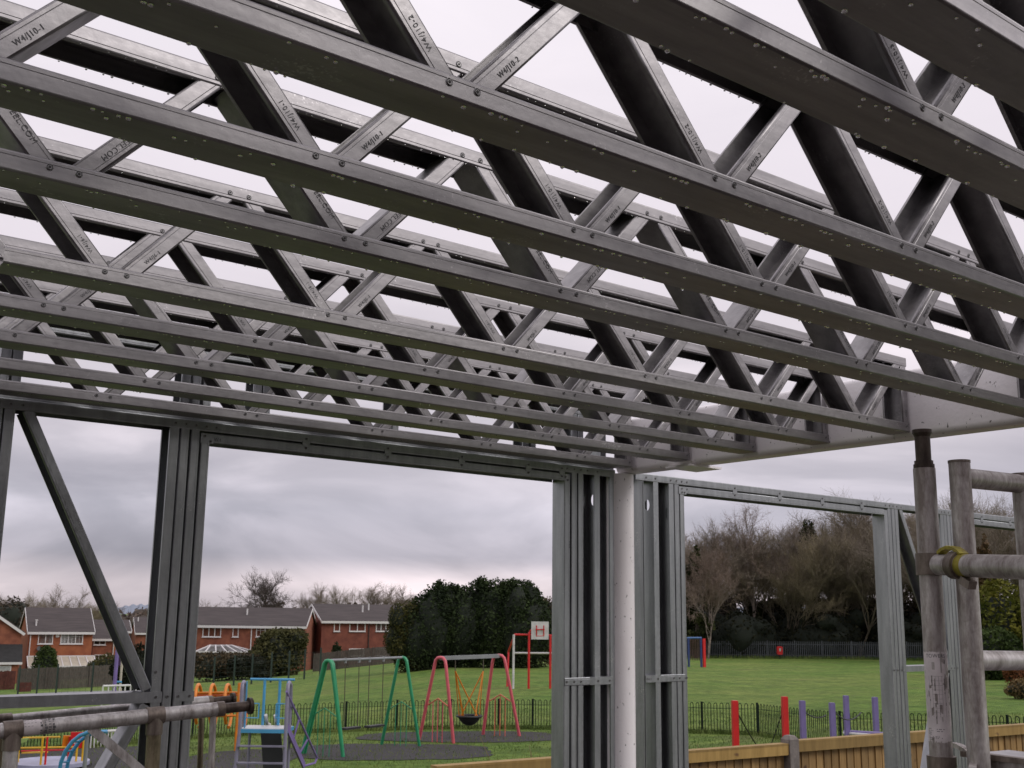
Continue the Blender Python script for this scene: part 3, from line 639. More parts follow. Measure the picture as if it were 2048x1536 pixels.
# ------------------------------------------------------------------ scaffold frame lying at the left
sf = thing('scaffold_section', 'weathered scaffold frame lying on its side in the bottom left corner, feet pointing right', 'scaffold frame', at(200, 1500, 3.9))
def rail(pA, pB, m=MSCL, r=0.0254, nm='long_tube'): return MB().tube([pA, (pA + pB) / 2, pB], r, 28).build(nm, m, sf, True)
T1a, T1b = at(-60, 1468, 3.66), at(438, 1418, 4.12); rail(T1a, T1b, MSCL)
T2a, T2b = at(-60, 1450, 4.05), at(415, 1404, 4.55); rail(T2a, T2b, MSCL, 0.0245)
def jackend(pA, pB, m, sc_=1.0, L1=0.10, L2=0.0, fl=True):
    d = (pB - pA) / np.linalg.norm(pB - pA)
    mb = MB(); mb.tube([pB - d * 0.01, pB + d * 0.018], 0.0268 * sc_, 24); mb.build('jack_nut', MSCD, sf, True)
    MB().tube([pB, pB + d * L1], 0.0185 * sc_, 22).build('jack_tube', MJK, sf, True)
    if fl: MB().tube([pB + d * L1, pB + d * (L1 + 0.012)], 0.030 * sc_, 26).build('jack_foot', MJK, sf, True)
jackend(T1a, T1b, MSCD, L1=0.112); jackend(T2a, T2b, MSCD, 0.9, 0.10)
d1 = (T1b - T1a) / np.linalg.norm(T1b - T1a); d2 = (T2b - T2a) / np.linalg.norm(T2b - T2a)
def on1(px):
    # point on T1 above pixel column px
    lo, hi = -0.5, 1.6
    for _ in range(40):
        m = (lo + hi) / 2; q = T1a + (T1b - T1a) * m
        if 1024 + FPX * (q @ R0) / (q @ R2) < px: lo = m
        else: hi = m
    return T1a + (T1b - T1a) * lo
def on2(px):
    lo, hi = -0.5, 1.6
    for _ in range(40):
        m = (lo + hi) / 2; q = T2a + (T2b - T2a) * m
        if 1024 + FPX * (q @ R0) / (q @ R2) < px: lo = m
        else: hi = m
    return T2a + (T2b - T2a) * lo
dn = np.array([0.015, 0.0, -1.0])
for P, dd, m, rr in ((on1(25), d1, MSCL, 0.0245), (on1(310), d1, MSCG, 0.0245)):
    MB().tube([P - dd * 0.030, P + dd * 0.030], 0.0300, 28).build('tee_casting', MSCD, sf, True)
    MB().tube([P, P + dn * 0.065], 0.0290, 24).build('tee_stub', MSCD, sf, True)
    MB().tube([P, P + dn * 0.35, P + dn * 1.0], rr, 26).build('cross_tube', m, sf, True)
for P, dd in ((on2(5), d2), (on2(295), d2)):
    MB().tube([P - dd * 0.030, P + dd * 0.030], 0.0295, 28).build('tee_casting', MSCD, sf, True)
    MB().tube([P, P + dn * 0.35, P + dn * 1.0], 0.0235, 26).build('cross_tube', MSCG, sf, True)
MB().tube([on1(427), on1(432) + dn * 1.0], 0.0118, 18).build('thin_leg', MSC, sf, True)
MB().tube([on2(404), on2(413) + dn * 1.0], 0.0112, 18).build('thin_leg', MSCG, sf, True)
P = on1(182) + (0, 0, -0.02); Q = at(305, 1560, 3.95)
MB().bar(P, Q, 0.010, 0.030, up=(0.6, 0, 0.8)).build('flat_brace', MSCL, sf)
# faded sticker and black stencil on the front tube
def wrap2(mb, pc_, dd, a0, a1, l0, l1, R=0.0256, n=6):
    up = np.array([0, 0, 1.0]); up = up - dd * (up @ dd); up /= np.linalg.norm(up); sd_ = np.cross(dd, up)
    if sd_ @ pc_ > 0: sd_ = -sd_
    vs = []
    for i in range(n + 1):
        a = radians(a0 + (a1 - a0) * i / n); q = up * cos(a) + sd_ * sin(a); vs += [pc_ + q * R + dd * l0, pc_ + q * R + dd * l1]
    mb.add(vs, [(2 * i, 2 * i + 1, 2 * i + 3, 2 * i + 2) for i in range(n)])
mb = MB(); P = on1(62); wrap2(mb, P, d1, -40, 150, -0.038, 0.030, n=14); mb.build('sticker', MST, sf, True)
mb = MB(); P = on1(92); rr_ = random.Random(5)
for k in range(4):
    l = -0.022 + k * 0.013
    for q in range(7):
        if rr_.random() < .78: wrap2(mb, P, d1, 5 + q * 20, 5 + q * 20 + rr_.uniform(8, 18), l, l + rr_.uniform(.004, .010), n=3)
mb.build('black_stencil', MINK, sf)
mb = MB()
for q in range(14): wrap2(mb, on1(58), d1, 20 + (q % 3) * 25, 23 + (q % 3) * 25, -0.03 + (q // 3) * 0.011, -0.024 + (q // 3) * 0.011, R=0.0258, n=1)
mb.build('sticker_print', MINK, sf)

# ------------------------------------------------------------------ ground
MG = mat('grass', (0.085, 0.135, 0.035), 0.85, 0, 0.0, 1.0)
def grass_mat():
    m = bpy.data.materials.new('grass_field'); m.use_nodes = True; t = m.node_tree; b = t.nodes['Principled BSDF']; K = t.nodes; LK = t.links
    g = K.new('ShaderNodeNewGeometry')
    def nz(sc_, det, ro=0.6, st=(1, 1, 1)):
        mp_ = K.new('ShaderNodeMapping'); mp_.inputs['Scale'].default_value = st; LK.new(g.outputs['Position'], mp_.inputs[0])
        n = K.new('ShaderNodeTexNoise'); n.inputs['Scale'].default_value = sc_; n.inputs['Detail'].default_value = det; n.inputs['Roughness'].default_value = ro; LK.new(mp_.outputs[0], n.inputs['Vector']); return n
    n1 = nz(0.13, 6, 0.65); n2 = nz(2.2, 8, 0.75); 
    r1 = K.new('ShaderNodeValToRGB'); LK.new(n1.outputs[0], r1.inputs[0]); r1.color_ramp.elements[0].position = 0.36; r1.color_ramp.elements[1].position = 0.66
    r1.color_ramp.elements[0].color = (0.100, 0.195, 0.034, 1); r1.color_ramp.elements[1].color = (0.170, 0.235, 0.060, 1)
    r2 = K.new('ShaderNodeValToRGB'); LK.new(n2.outputs[0], r2.inputs[0]); r2.color_ramp.elements[0].position = 0.3; r2.color_ramp.elements[1].position = 0.72
    r2.color_ramp.elements[0].color = (0.55, 0.58, 0.5, 1); r2.color_ramp.elements[1].color = (1.35, 1.28, 1.25, 1)
    mu = K.new('ShaderNodeMix'); mu.data_type = 'RGBA'; mu.blend_type = 'MULTIPLY'; mu.inputs['Factor'].default_value = 1; LK.new(r1.outputs[0], mu.inputs[6]); LK.new(r2.outputs[0], mu.inputs[7])
    n5 = nz(0.55, 5, 0.7, (1, 1, 1)); r5 = K.new('ShaderNodeValToRGB'); LK.new(n5.outputs[0], r5.inputs[0]); r5.color_ramp.elements[0].position = 0.35; r5.color_ramp.elements[1].position = 0.68
    r5.color_ramp.elements[0].color = (0.72, 0.74, 0.70, 1); r5.color_ramp.elements[1].color = (1.22, 1.15, 1.1, 1)
    mu2 = K.new('ShaderNodeMix'); mu2.data_type = 'RGBA'; mu2.blend_type = 'MULTIPLY'; mu2.inputs['Factor'].default_value = 1; LK.new(mu.outputs[2], mu2.inputs[6]); LK.new(r5.outputs[0], mu2.inputs[7])
    n6 = nz(0.32, 3, 0.6); r6 = K.new('ShaderNodeValToRGB'); LK.new(n6.outputs[0], r6.inputs[0]); r6.color_ramp.elements[0].position = 0.62; r6.color_ramp.elements[1].position = 0.78; r6.color_ramp.elements[0].color = (0, 0, 0, 1); r6.color_ramp.elements[1].color = (0.6, 0.6, 0.6, 1)
    mu3 = K.new('ShaderNodeMix'); mu3.data_type = 'RGBA'; LK.new(r6.outputs[0], mu3.inputs['Factor']); LK.new(mu2.outputs[2], mu3.inputs[6]); mu3.inputs[7].default_value = (0.13, 0.12, 0.055, 1)
    LK.new(mu3.outputs[2], b.inputs['Base Color']); b.inputs['Roughness'].default_value = 0.9; b.inputs['Specular IOR Level'].default_value = 0.2
    n3 = nz(14, 6, 0.8); bp = K.new('ShaderNodeBump'); bp.inputs['Strength'].default_value = 0.9; bp.inputs['Distance'].default_value = 0.08; LK.new(n3.outputs[0], bp.inputs['Height']); LK.new(bp.outputs[0], b.inputs['Normal'])
    return m
MGR = grass_mat()
azs = sorted(set([radians(a) for a in list(range(-180, 6, 6)) + list(range(70, 181, 6))] + list(np.radians(np.linspace(6, 68, 63))) + TA))
rads = [0.5, 4, 8, 12, 16, 20] + list(range(22, 60, 2)) + [62, 65, 70, 76, 84, 95, 110, 125, 140, 165, 200, 250, 350, 500, 800, 1400, 2600, 5000]
vs = [(sin(a) * r, cos(a) * r, gz(sin(a) * r, cos(a) * r)) for r in rads for a in azs]; na = len(azs)
fs = [(i * na + k, i * na + (k + 1) % na, (i + 1) * na + (k + 1) % na, (i + 1) * na + k) for i in range(len(rads) - 1) for k in range(na)]
fs.append(tuple(range(na)))
tag(MB().add(vs, fs).build('ground', MGR, None, True), kind='structure')
MFL = mat('site_floor', (0.030, 0.023, 0.020), 0.5, 0, 0.4, 1.3, 0.3, 20, col2=(0.065, 0.050, 0.043))
tag(MB().box((3.8, -1.6, ZF - 0.60), (12.4, 12.2, 1.2)).build('floor_slab', MFL), kind='structure')
MSOIL = mat('wet_soil', (0.030, 0.022, 0.016), 0.7, 0, 0.3, 1.5, 0.5, 12, col2=(0.065, 0.05, 0.038))
def soil():
    vs = []; fs = []; na2 = 90; rr = [0.3, 2, 4, 6, 8, 9, 10.2]
    for j, r in enumerate(rr):
        for k in range(na2):
            a = 2 * pi * k / na2; e = r * (1 + (.05 * sin(3 * a) + .03 * sin(7 * a + 1) + .015 * sin(19 * a)) * (j > 3)); x, y = 2.5 + sin(a) * e * 1.35, 0.5 + cos(a) * e * .93; vs.append((x, y, gz(x, y) + .02))
    for j in range(len(rr) - 1):
        for k in range(na2): fs.append((j * na2 + k, j * na2 + (k + 1) % na2, (j + 1) * na2 + (k + 1) % na2, (j + 1) * na2 + k))
    tag(MB().add(vs, fs).build('bare_ground', MSOIL, None, True), kind='structure')
soil()
MRB = mat('rubber_surfacing', (0.024, 0.022, 0.024), 0.9, 0, 0.25, 3, 0.4, 60)
def patch(name, cx, cy, ax_, ay_, rot, dz=0.014, m=MRB, n=96, sup=2.6):
    vs = [(cx, cy, gz(cx, cy) + dz)]; fs = []; rings = 10; r_ = random.Random(int(cx * 10))
    for j in range(1, rings + 1):
        for k in range(n):
            a = 2 * pi * k / n; e = (abs(cos(a)) ** sup + abs(sin(a)) ** sup) ** (-1 / sup) * j / rings
            e *= 1 + (j / rings) ** 3 * (.03 * sin(a * 5 + cx) + .018 * sin(a * 13 + cy) + .012 * sin(a * 29))
            x = cx + ax_ * cos(a) * e * cos(rot) - ay_ * sin(a) * e * sin(rot); y = cy + ax_ * cos(a) * e * sin(rot) + ay_ * sin(a) * e * cos(rot); vs.append((x, y, gz(x, y) + dz))
    for k in range(n): fs.append((0, 1 + k, 1 + (k + 1) % n))
    for j in range(rings - 1):
        for k in range(n): a = 1 + j * n + k; b = 1 + j * n + (k + 1) % n; fs.append((a, a + n, b + n, b))
    return tag(MB().add(vs, fs).build(name, m, None, True), kind='structure')
def patch_px(name, l, r, t, b, dz=0.014, m=MRB, sup=2.6):
    # ellipse lying on the ground whose outline reaches the given points of the ground
    pl, pr_, pt, pb = (gpt(*q) for q in (l, r, t, b)); c = (pl + pr_) / 2; rot = atan2(pr_[1] - pl[1], pr_[0] - pl[0])
    return patch(name, c[0], c[1], np.linalg.norm((pr_ - pl)[:2]) / 2, np.linalg.norm((pt - pb)[:2]) / 2, rot, dz, m, sup=sup)
patch_px('play_surface', (560, 1504), (985, 1503), (740, 1489), (800, 1521))
patch_px('play_surface', (715, 1474), (1130, 1474), (900, 1463), (960, 1484))
patch_px('play_surface', (-60, 1530), (345, 1530), (150, 1496), (150, 1580))
patch_px('play_surface', (340, 1525), (560, 1530), (450, 1505), (450, 1570))
MPATH = mat('path_tarmac', (0.16, 0.17, 0.16), 0.8, 0, 0.15, 4)
def strip(name, pts, wdt, m, dz=0.03, n=8):
    vs = []; fs = []; P = []
    for i in range(len(pts) - 1):
        for k in range(n): P.append(np.array(pts[i][:2]) * (1 - k / n) + np.array(pts[i + 1][:2]) * k / n)
    P.append(np.array(pts[-1][:2]))
    for i, p in enumerate(P):
        t = P[min(i + 1, len(P) - 1)] - P[max(0, i - 1)]; t /= np.linalg.norm(t); q = np.array([-t[1], t[0]])
        for s in (-1, -.33, .33, 1): v = p + q * s * wdt / 2; vs.append((v[0], v[1], gz(v[0], v[1]) + dz))
    for i in range(len(P) - 1):
        for k in range(3): fs.append((4 * i + k, 4 * i + k + 1, 4 * i + 5 + k, 4 * i + 4 + k))
    return tag(MB().add(vs, fs).build(name, m), kind='structure')
strip('footpath', [gpt(-60, 1395), gpt(120, 1387), gpt(300, 1382)], 3.0, MPATH, 0.06)

# ------------------------------------------------------------------ timber fence
MW = bpy.data.materials.new('yellow_timber'); MW.use_nodes = True
def timber(m, c1, c2, knot):
    t = m.node_tree; K = t.nodes; LK = t.links; b = K['Principled BSDF']; g = K.new('ShaderNodeNewGeometry')
    mp_ = K.new('ShaderNodeMapping'); mp_.inputs['Scale'].default_value = (7, 7, 0.9); LK.new(g.outputs['Position'], mp_.inputs[0])
    n = K.new('ShaderNodeTexNoise'); n.inputs['Scale'].default_value = 2.6; n.inputs['Detail'].default_value = 7; n.inputs['Roughness'].default_value = 0.65; LK.new(mp_.outputs[0], n.inputs['Vector'])
    r = K.new('ShaderNodeValToRGB'); LK.new(n.outputs[0], r.inputs[0]); r.color_ramp.elements[0].position = 0.3; r.color_ramp.elements[1].position = 0.7
    r.color_ramp.elements[0].color = (*c1, 1); r.color_ramp.elements[1].color = (*c2, 1)
    n2 = K.new('ShaderNodeTexNoise'); n2.inputs['Scale'].default_value = 7; n2.inputs['Detail'].default_value = 1; LK.new(g.outputs['Position'], n2.inputs['Vector'])
    r2 = K.new('ShaderNodeValToRGB'); LK.new(n2.outputs[0], r2.inputs[0]); r2.color_ramp.elements[0].position = 0.70; r2.color_ramp.elements[1].position = 0.76
    r2.color_ramp.elements[0].color = (0, 0, 0, 1); r2.color_ramp.elements[1].color = (1, 1, 1, 1)
    mx = K.new('ShaderNodeMix'); mx.data_type = 'RGBA'; LK.new(r2.outputs[0], mx.inputs['Factor']); LK.new(r.outputs[0], mx.inputs[6]); mx.inputs[7].default_value = (*knot, 1); LK.new(mx.outputs[2], b.inputs['Base Color'])
    oi = K.new('ShaderNodeObjectInfo'); b.inputs['Roughness'].default_value = 0.65
    hs = K.new('ShaderNodeHueSaturation'); LK.new(mx.outputs[2], hs.inputs['Color']); mr = K.new('ShaderNodeMapRange'); mr.inputs['To Min'].default_value = 0.68; mr.inputs['To Max'].default_value = 1.2; LK.new(oi.outputs['Random'], mr.inputs['Value']); LK.new(mr.outputs[0], hs.inputs['Value']); LK.new(hs.outputs[0], b.inputs['Base Color'])
timber(MW, (0.20, 0.115, 0.035), (0.37, 0.23, 0.085), (0.09, 0.04, 0.015))
MRL = bpy.data.materials.new('rail_timber'); MRL.use_nodes = True; timber(MRL, (0.25, 0.155, 0.038), (0.40, 0.26, 0.08), (0.09, 0.04, 0.015))
MCON = mat('concrete_post', (0.17, 0.15, 0.135), 0.85, 0, 0.3, 12, 0.3, 60)
fa, fb = np.array([4.0, 7.30, -1.13]), np.array([14.6, 6.35, -1.13]); fdir = (fb - fa) / np.linalg.norm(fb - fa); fnor = np.array([-fdir[1], fdir[0], 0])
def fx(x): return fa + fdir * ((x - fa[0]) / fdir[0])
posts_x = [4.95, 6.85, 8.73, 11.0, 13.3, 15.2]
tfs = ['low behind the left steel opening', 'just left of the concrete post', 'just right of the concrete post', 'behind the scaffold tubes', 'at the right edge']
rw_ = random.Random(11)
for i in range(len(posts_x)):
    p = fx(posts_x[i]); o = thing('concrete_fence_post', ['weathered concrete fence post hidden low behind the left wall opening', 'concrete fence post standing behind the white column', 'weathered concrete fence post rising above the yellow timber rails', 'concrete fence post hidden behind the right steel stud group', 'concrete fence post behind the scaffold uprights', 'concrete fence post beyond the right edge'][i], 'fence post', (p[0], p[1], -2.95), 'concrete posts of the timber fence')
    zt_ = -1.075 if i else -1.24; mb = MB()
    mb.box((p[0], p[1], (zt_ - 0.03 - 2.95) / 2), (0.115, 0.115, 2.95 + zt_ - 0.03), (fdir, fnor, (0, 0, 1)))
    q = [p + fdir * a * .0575 + fnor * b * .0575 for a, b in ((-1, -1), (1, -1), (1, 1), (-1, 1))]
    mb.add([(*v[:2], zt_ - 0.03) for v in q] + [(*(p + (v - p) * .55)[:2], zt_ + 0.005) for v in q], [(0, 1, 5, 4), (1, 2, 6, 5), (2, 3, 7, 6), (3, 0, 4, 7), (4, 5, 6, 7)])
    mb.build('shaft', MCON, o)
    if i == 0: continue
    a = fx(posts_x[i - 1] + 0.06); b = fx(posts_x[i] - 0.06); dzp = -0.02 if i == 2 else 0.0
    t = thing('timber_fence_panel', 'yellow feather edge timber fence panel ' + tfs[i - 1], 'fence panel', ((a + b)[0] / 2, (a + b)[1] / 2, -2.95), 'yellow timber fence panels')
    L_ = np.linalg.norm(b - a); c = (a + b) / 2
    zr = -1.13 + dzp
    mb = MB(); mb.box((*(c - fnor * 0.02)[:2], zr - 0.045), (L_, 0.045, 0.085), (fdir, fnor, (0, 0, 1))); mb.build('top_rail', MRL, t)
    mb = MB(); mb.box((*(c + fnor * 0.006)[:2], zr + 0.004), (L_, 0.10, 0.018), (fdir, fnor, (0, 0, 1))); mb.build('capping', MRL, t)
    for zz2 in (-2.0, -2.75): MB().box((*(c + fnor * 0.06)[:2], zz2), (L_, 0.04, 0.09), (fdir, fnor, (0, 0, 1))).build('back_rail', MRL, t)
    nb = int(L_ / 0.1)
    for k in range(nb):
        u = (k + 0.5) / nb * L_; pc_ = a + fdir * u; th = rw_.uniform(-.004, .004)
        dd = fdir + fnor * 0.10; dd /= np.linalg.norm(dd); nn = np.array([-dd[1], dd[0], 0])
        MB().box((pc_[0] + nn[0] * (0.022 + th), pc_[1] + nn[1] * (0.022 + th), (zr - 0.02 - 2.93) / 2), (0.108, 0.014, 2.93 + zr - 0.02), (dd, nn, (0, 0, 1))).build('board', MW, t)

# ------------------------------------------------------------------ foliage helpers
def leafcloud(blobs, n, size, seed, flat=0.0, shell=0.55, tri=True):
    rg = np.random.default_rng(seed); wv = np.array([b[1][0] * b[1][1] * b[1][2] for b in blobs]) ** (2 / 3); wv = wv / wv.sum()
    idx = rg.choice(len(blobs), n, p=wv); C = np.array([b[0] for b in blobs], float)[idx]; Rr = np.array([b[1] for b in blobs], float)[idx]
    d = rg.normal(size=(n, 3)); d /= np.linalg.norm(d, axis=1)[:, None]; rad = shell + (1.12 - shell) * rg.random(n) ** 0.7
    P = C + d * Rr * rad[:, None]; a = rg.normal(size=(n, 3)); a /= np.linalg.norm(a, axis=1)[:, None]
    b = np.cross(a, rg.normal(size=(n, 3))); b /= np.linalg.norm(b, axis=1)[:, None]; s = size * (0.5 + rg.random(n))[:, None]
    V = np.stack([P - a * s, P + a * s, P + b * s * 1.2], 1).reshape(-1, 3)
    return V, np.arange(3 * n).reshape(-1, 3)
def npmesh(name, V, F, m, parent=None, loc=(0, 0, 0), smooth=False):
    me = bpy.data.meshes.new(name); k = F.shape[1]
    me.vertices.add(len(V)); me.vertices.foreach_set('co', np.asarray(V, np.float32).ravel())
    me.loops.add(F.size); me.loops.foreach_set('vertex_index', F.ravel().astype(np.int32))
    me.polygons.add(len(F)); me.polygons.foreach_set('loop_start', np.arange(0, F.size, k, dtype=np.int32)); me.polygons.foreach_set('loop_total', np.full(len(F), k, np.int32))
    me.update(calc_edges=True); me.validate(); me.materials.append(m)
    o = bpy.data.objects.new(name, me); sc.collection.objects.link(o)
    if parent is not None: o.parent = parent
    o.location = loc
    return o
def blobcore(blobs, m, name, parent, scale=0.8, seed=0):
    V = []; F = []; rg = np.random.default_rng(seed)
    for c, r in blobs:
        bm = bmesh.new(); bmesh.ops.create_icosphere(bm, subdivisions=2, radius=1)
        k = len(V)
        for v in bm.verts:
            q = np.array(v.co); q = q * (1 + rg.uniform(-.12, .12)); V.append(np.array(c) + q * np.array(r) * scale)
        F += [[x.index + k for x in f.verts] for f in bm.faces]; bm.free()
    return npmesh(name, np.array(V), np.array(F), m, parent)
def foliage(name, c1, c2, ns=0.6):
    m = mat(name, c1, 0.85, 0, 0.0, ns, col2=c2, spec=0.15, detail=5); 
    m.node_tree.nodes['Principled BSDF'].inputs['Subsurface Weight'].default_value = 0.0
    return m
FCON = foliage('conifer_leaf', (0.010, 0.017, 0.008), (0.040, 0.058, 0.020), 0.55)
FCOR = mat('conifer_core', (0.010, 0.015, 0.008), 0.9)
FGOLD = foliage('golden_conifer_leaf', (0.022, 0.028, 0.009), (0.075, 0.068, 0.018), 0.8)
FLAU = foliage('laurel_leaf', (0.02, 0.035, 0.010), (0.055, 0.08, 0.02), 1.2)
FOLV = foliage('olive_shrub_leaf', (0.035, 0.040, 0.015), (0.085, 0.080, 0.030), 0.8)
FBRN = foliage('brown_hedge_leaf', (0.045, 0.034, 0.022), (0.09, 0.068, 0.038), 1.0)
FRED = foliage('copper_beech_leaf', (0.13, 0.05, 0.022), (0.22, 0.09, 0.04), 2)
FIVY = foliage('ivy_leaf', (0.016, 0.022, 0.008), (0.050, 0.055, 0.018), 0.5)
FUND = foliage('undergrowth', (0.045, 0.034, 0.022), (0.10, 0.078, 0.045), 0.5)
FUNG = foliage('dark_undergrowth', (0.010, 0.012, 0.007), (0.028, 0.028, 0.014), 0.4)
FYEL = foliage('yellowing_leaf', (0.05, 0.07, 0.012), (0.14, 0.13, 0.02), 0.6)
BARK = mat('grey_brown_bark', (0.14, 0.115, 0.085), 0.9, 0, 0.3, 3)
BRKD = mat('dark_bark', (0.05, 0.036, 0.030), 0.9, 0, 0.3, 3)
BIRCH = mat('birch_bark', (0.21, 0.17, 0.145), 0.85, 0, 0.45, 4)
TWGY = mat('twig_olive', (0.20, 0.165, 0.10), 0.9, 0, 0.3, 0.4)
TWG = mat('twig_brown', (0.19, 0.155, 0.12), 0.9, 0, 0.25, 0.5)
TWGR = mat('twig_reddish', (0.20, 0.145, 0.115), 0.9, 0, 0.25, 0.5)
TWGK = mat('twig_dark', (0.085, 0.068, 0.062), 0.9, 0, 0.25, 0.5)
def bush(name, label, cat, px, D, w_, h_, m, n=2500, size=0.07, seed=1, core=FCOR, group=None, dep=None, base=None, lump=6):
    g = gat(px, D) if base is None else base; o = thing(name, label, cat, g, group); rg = random.Random(seed); dep = dep or w_
    axr = R0 * (1, 1, 0); axr = axr / np.linalg.norm(axr); axf = np.array([-axr[1], axr[0], 0])
    bl = [((0, 0, h_ * .45), (w_ * .42, dep * .42, h_ * .5))]
    for _ in range(lump):
        u, v = rg.uniform(-.33, .33) * w_, rg.uniform(-.3, .3) * dep; z = h_ * rg.uniform(.25, .78); s = rg.uniform(.16, .26)
        q = axr * u + axf * v; bl.append(((q[0], q[1], z), (w_ * s, w_ * s, h_ * s)))
    blobcore(bl, core, 'dark_core', o, 0.82, seed)  # added solid blobs in a dark colour fill the inside behind the leaves
    V, F = leafcloud(bl, n, size, seed, shell=.8); npmesh('foliage', V, F, m, o)
    return o

# bare tree: recursive limbs, then sprays of twigs
def bare_meshes(h, spread, seed, levels=5, r0=0.18, fork=0.25, up=0.35, twig=1.0, multi=1, tw_r=0.012, droop=0.0):
    rg = np.random.default_rng(seed); tk = MB(); tv = []; tf = []; tips = []
    def seg_path(p, d, l, wob, k=4, upb=0.0):
        pts = [p]; 
        for i in range(k):
            d = d + rg.normal(size=3) * wob + np.array([0, 0, upb]); d /= np.linalg.norm(d); pts.append(pts[-1] + d * l / k)
        return pts, d
    def twigs(p, d, l, r, n):
        for _ in range(n):
            e = d + rg.normal(size=3) * 0.55; e[2] += 0.12 - droop; e /= np.linalg.norm(e); L1 = l * rg.uniform(.5, 1.1); a = p; b = p + e * L1 * .5
            e2 = e + rg.normal(size=3) * 0.3; e2[2] -= droop * .8; e2 /= np.linalg.norm(e2); c = b + e2 * L1 * .5
            for q0, q1, rr0, rr1 in ((a, b, r, r * .7), (b, c, r * .7, r * .25)):
                s1 = np.cross(e, (0.3, 0.5, 0.8)); s1 /= np.linalg.norm(s1); s2 = np.cross(e, s1); k = len(tv)
                for q, rr in ((q0, rr0), (q1, rr1)):
                    tv.extend([q + s1 * rr, q - s1 * rr * .5 + s2 * rr * .87, q - s1 * rr * .5 - s2 * rr * .87])
                tf.extend([(k, k + 1, k + 4), (k, k + 4, k + 3), (k + 1, k + 2, k + 5), (k + 1, k + 5, k + 4), (k + 2, k, k + 3), (k + 2, k + 3, k + 5)])
    def grow(p, d, l, r, lev):
        pts, d2 = seg_path(p, d, l, 0.10 + 0.03 * lev if lev else .05, 4, up * 0.10 if lev else 0)
        if lev <= levels - 2: tk.tube(pts, r, 7 if lev < 2 else 5, False, r * 0.62)
        else:
            tk.tube(pts, r, 4, False, r * .5)
        if lev >= levels - 1:
            for q in pts[1:]: twigs(q, d2, l * .75, tw_r, int(3 * twig) + (1 if rg.random() < (3 * twig) % 1 else 0))
            return
        nb = rg.integers(3, 5) if lev else rg.integers(4, 6)
        for i in range(nb):
            f = rg.uniform(.45, 1.0) if lev else rg.uniform(fork, 1.0); j = min(3, int(f * 4)); q = pts[j] + (pts[j + 1] - pts[j]) * (f * 4 - j) if f < 1 else pts[-1]
            a = rg.uniform(0, 2 * pi); s1 = np.cross(d2, (0.1, 0.9, 0.2)); s1 /= np.linalg.norm(s1); s2 = np.cross(d2, s1)
            sp = spread * rg.uniform(.6, 1.2); e = d2 + (s1 * cos(a) + s2 * sin(a)) * sp; e[2] += up * .4; e /= np.linalg.norm(e)
            grow(q, e, l * rg.uniform(.55, .80), r * rg.uniform(.42, .6), lev + 1)
        grow(pts[-1], d2, l * .72, r * .6, lev + 1)
    for m_ in range(multi):
        d = np.array([rg.normal() * .12 * (multi > 1) * 2, rg.normal() * .12 * (multi > 1) * 2, 1.0]); d /= np.linalg.norm(d)
        grow(np.array([0, 0, 0.0]), d, h * 0.36, r0, 0)
    return tk, np.array(tv), np.array(tf)
TREES = {}
def tree_kind(key, mt, mtw, **kw):
    tk, tv, tf = bare_meshes(**kw); zmax = tv[:, 2].max(); s = kw['h'] / zmax
    tk.v = [(x * s, y * s, z * s) for x, y, z in tk.v]; tv = tv * s
    a = tk.build('trunk', mt, None, True); b = npmesh('crown', tv, tf, mtw); TREES[key] = (a.data, b.data, kw['h']); bpy.data.objects.remove(a); bpy.data.objects.remove(b)
def tree(key, label, px, D, h, rot=0, group=None, name='bare_tree', wide=1.0, cat='tree'):
    g = gat(px, D); o = thing(name, label, cat, g, group); a, b, h0 = TREES[key]; s = h / h0
    for nm, me in (('trunk', a), ('crown', b)):
        c = bpy.data.objects.new(nm, me); sc.collection.objects.link(c); c.parent = o; c.scale = (s * wide, s * wide, s); c.rotation_euler = (0, 0, rot)
    return o

# ------------------------------------------------------------------ houses
MBR = mat('red_brick', (0.16, 0.050, 0.030), 0.9, 0, 0.0, 1.6, 0.0, col2=(0.27, 0.095, 0.052), detail=9)
MBR2 = mat('orange_brick', (0.21, 0.060, 0.028), 0.9, 0, 0.0, 1.1, 0.0, col2=(0.31, 0.105, 0.045), detail=9)
MRF = mat('roof_tile', (0.042, 0.034, 0.034), 0.85, 0, 0.0, 1.2, 0.0, col2=(0.072, 0.058, 0.057), stretch=(0.4, 0.4, 9), detail=6)
MWF = mat('white_upvc', (0.62, 0.60, 0.60), 0.45)
MGL = mat('window_glass', (0.04, 0.045, 0.05), 0.08, 0, 0.4, 0.9)
MCUR = mat('net_curtain', (0.30, 0.30, 0.30), 0.5, 0, 0.3, 5)
MPOLY = mat('conservatory_roof', (0.42, 0.38, 0.31), 0.4, 0, 0.12, 2)
MFD = mat('creosoted_fence', (0.055, 0.045, 0.038), 0.9, 0, 0.0, 3, col2=(0.12, 0.10, 0.085), stretch=(6, 6, 1), detail=6)
MFR = mat('red_brown_fence', (0.10, 0.032, 0.024), 0.9, 0, 0.3, 3)
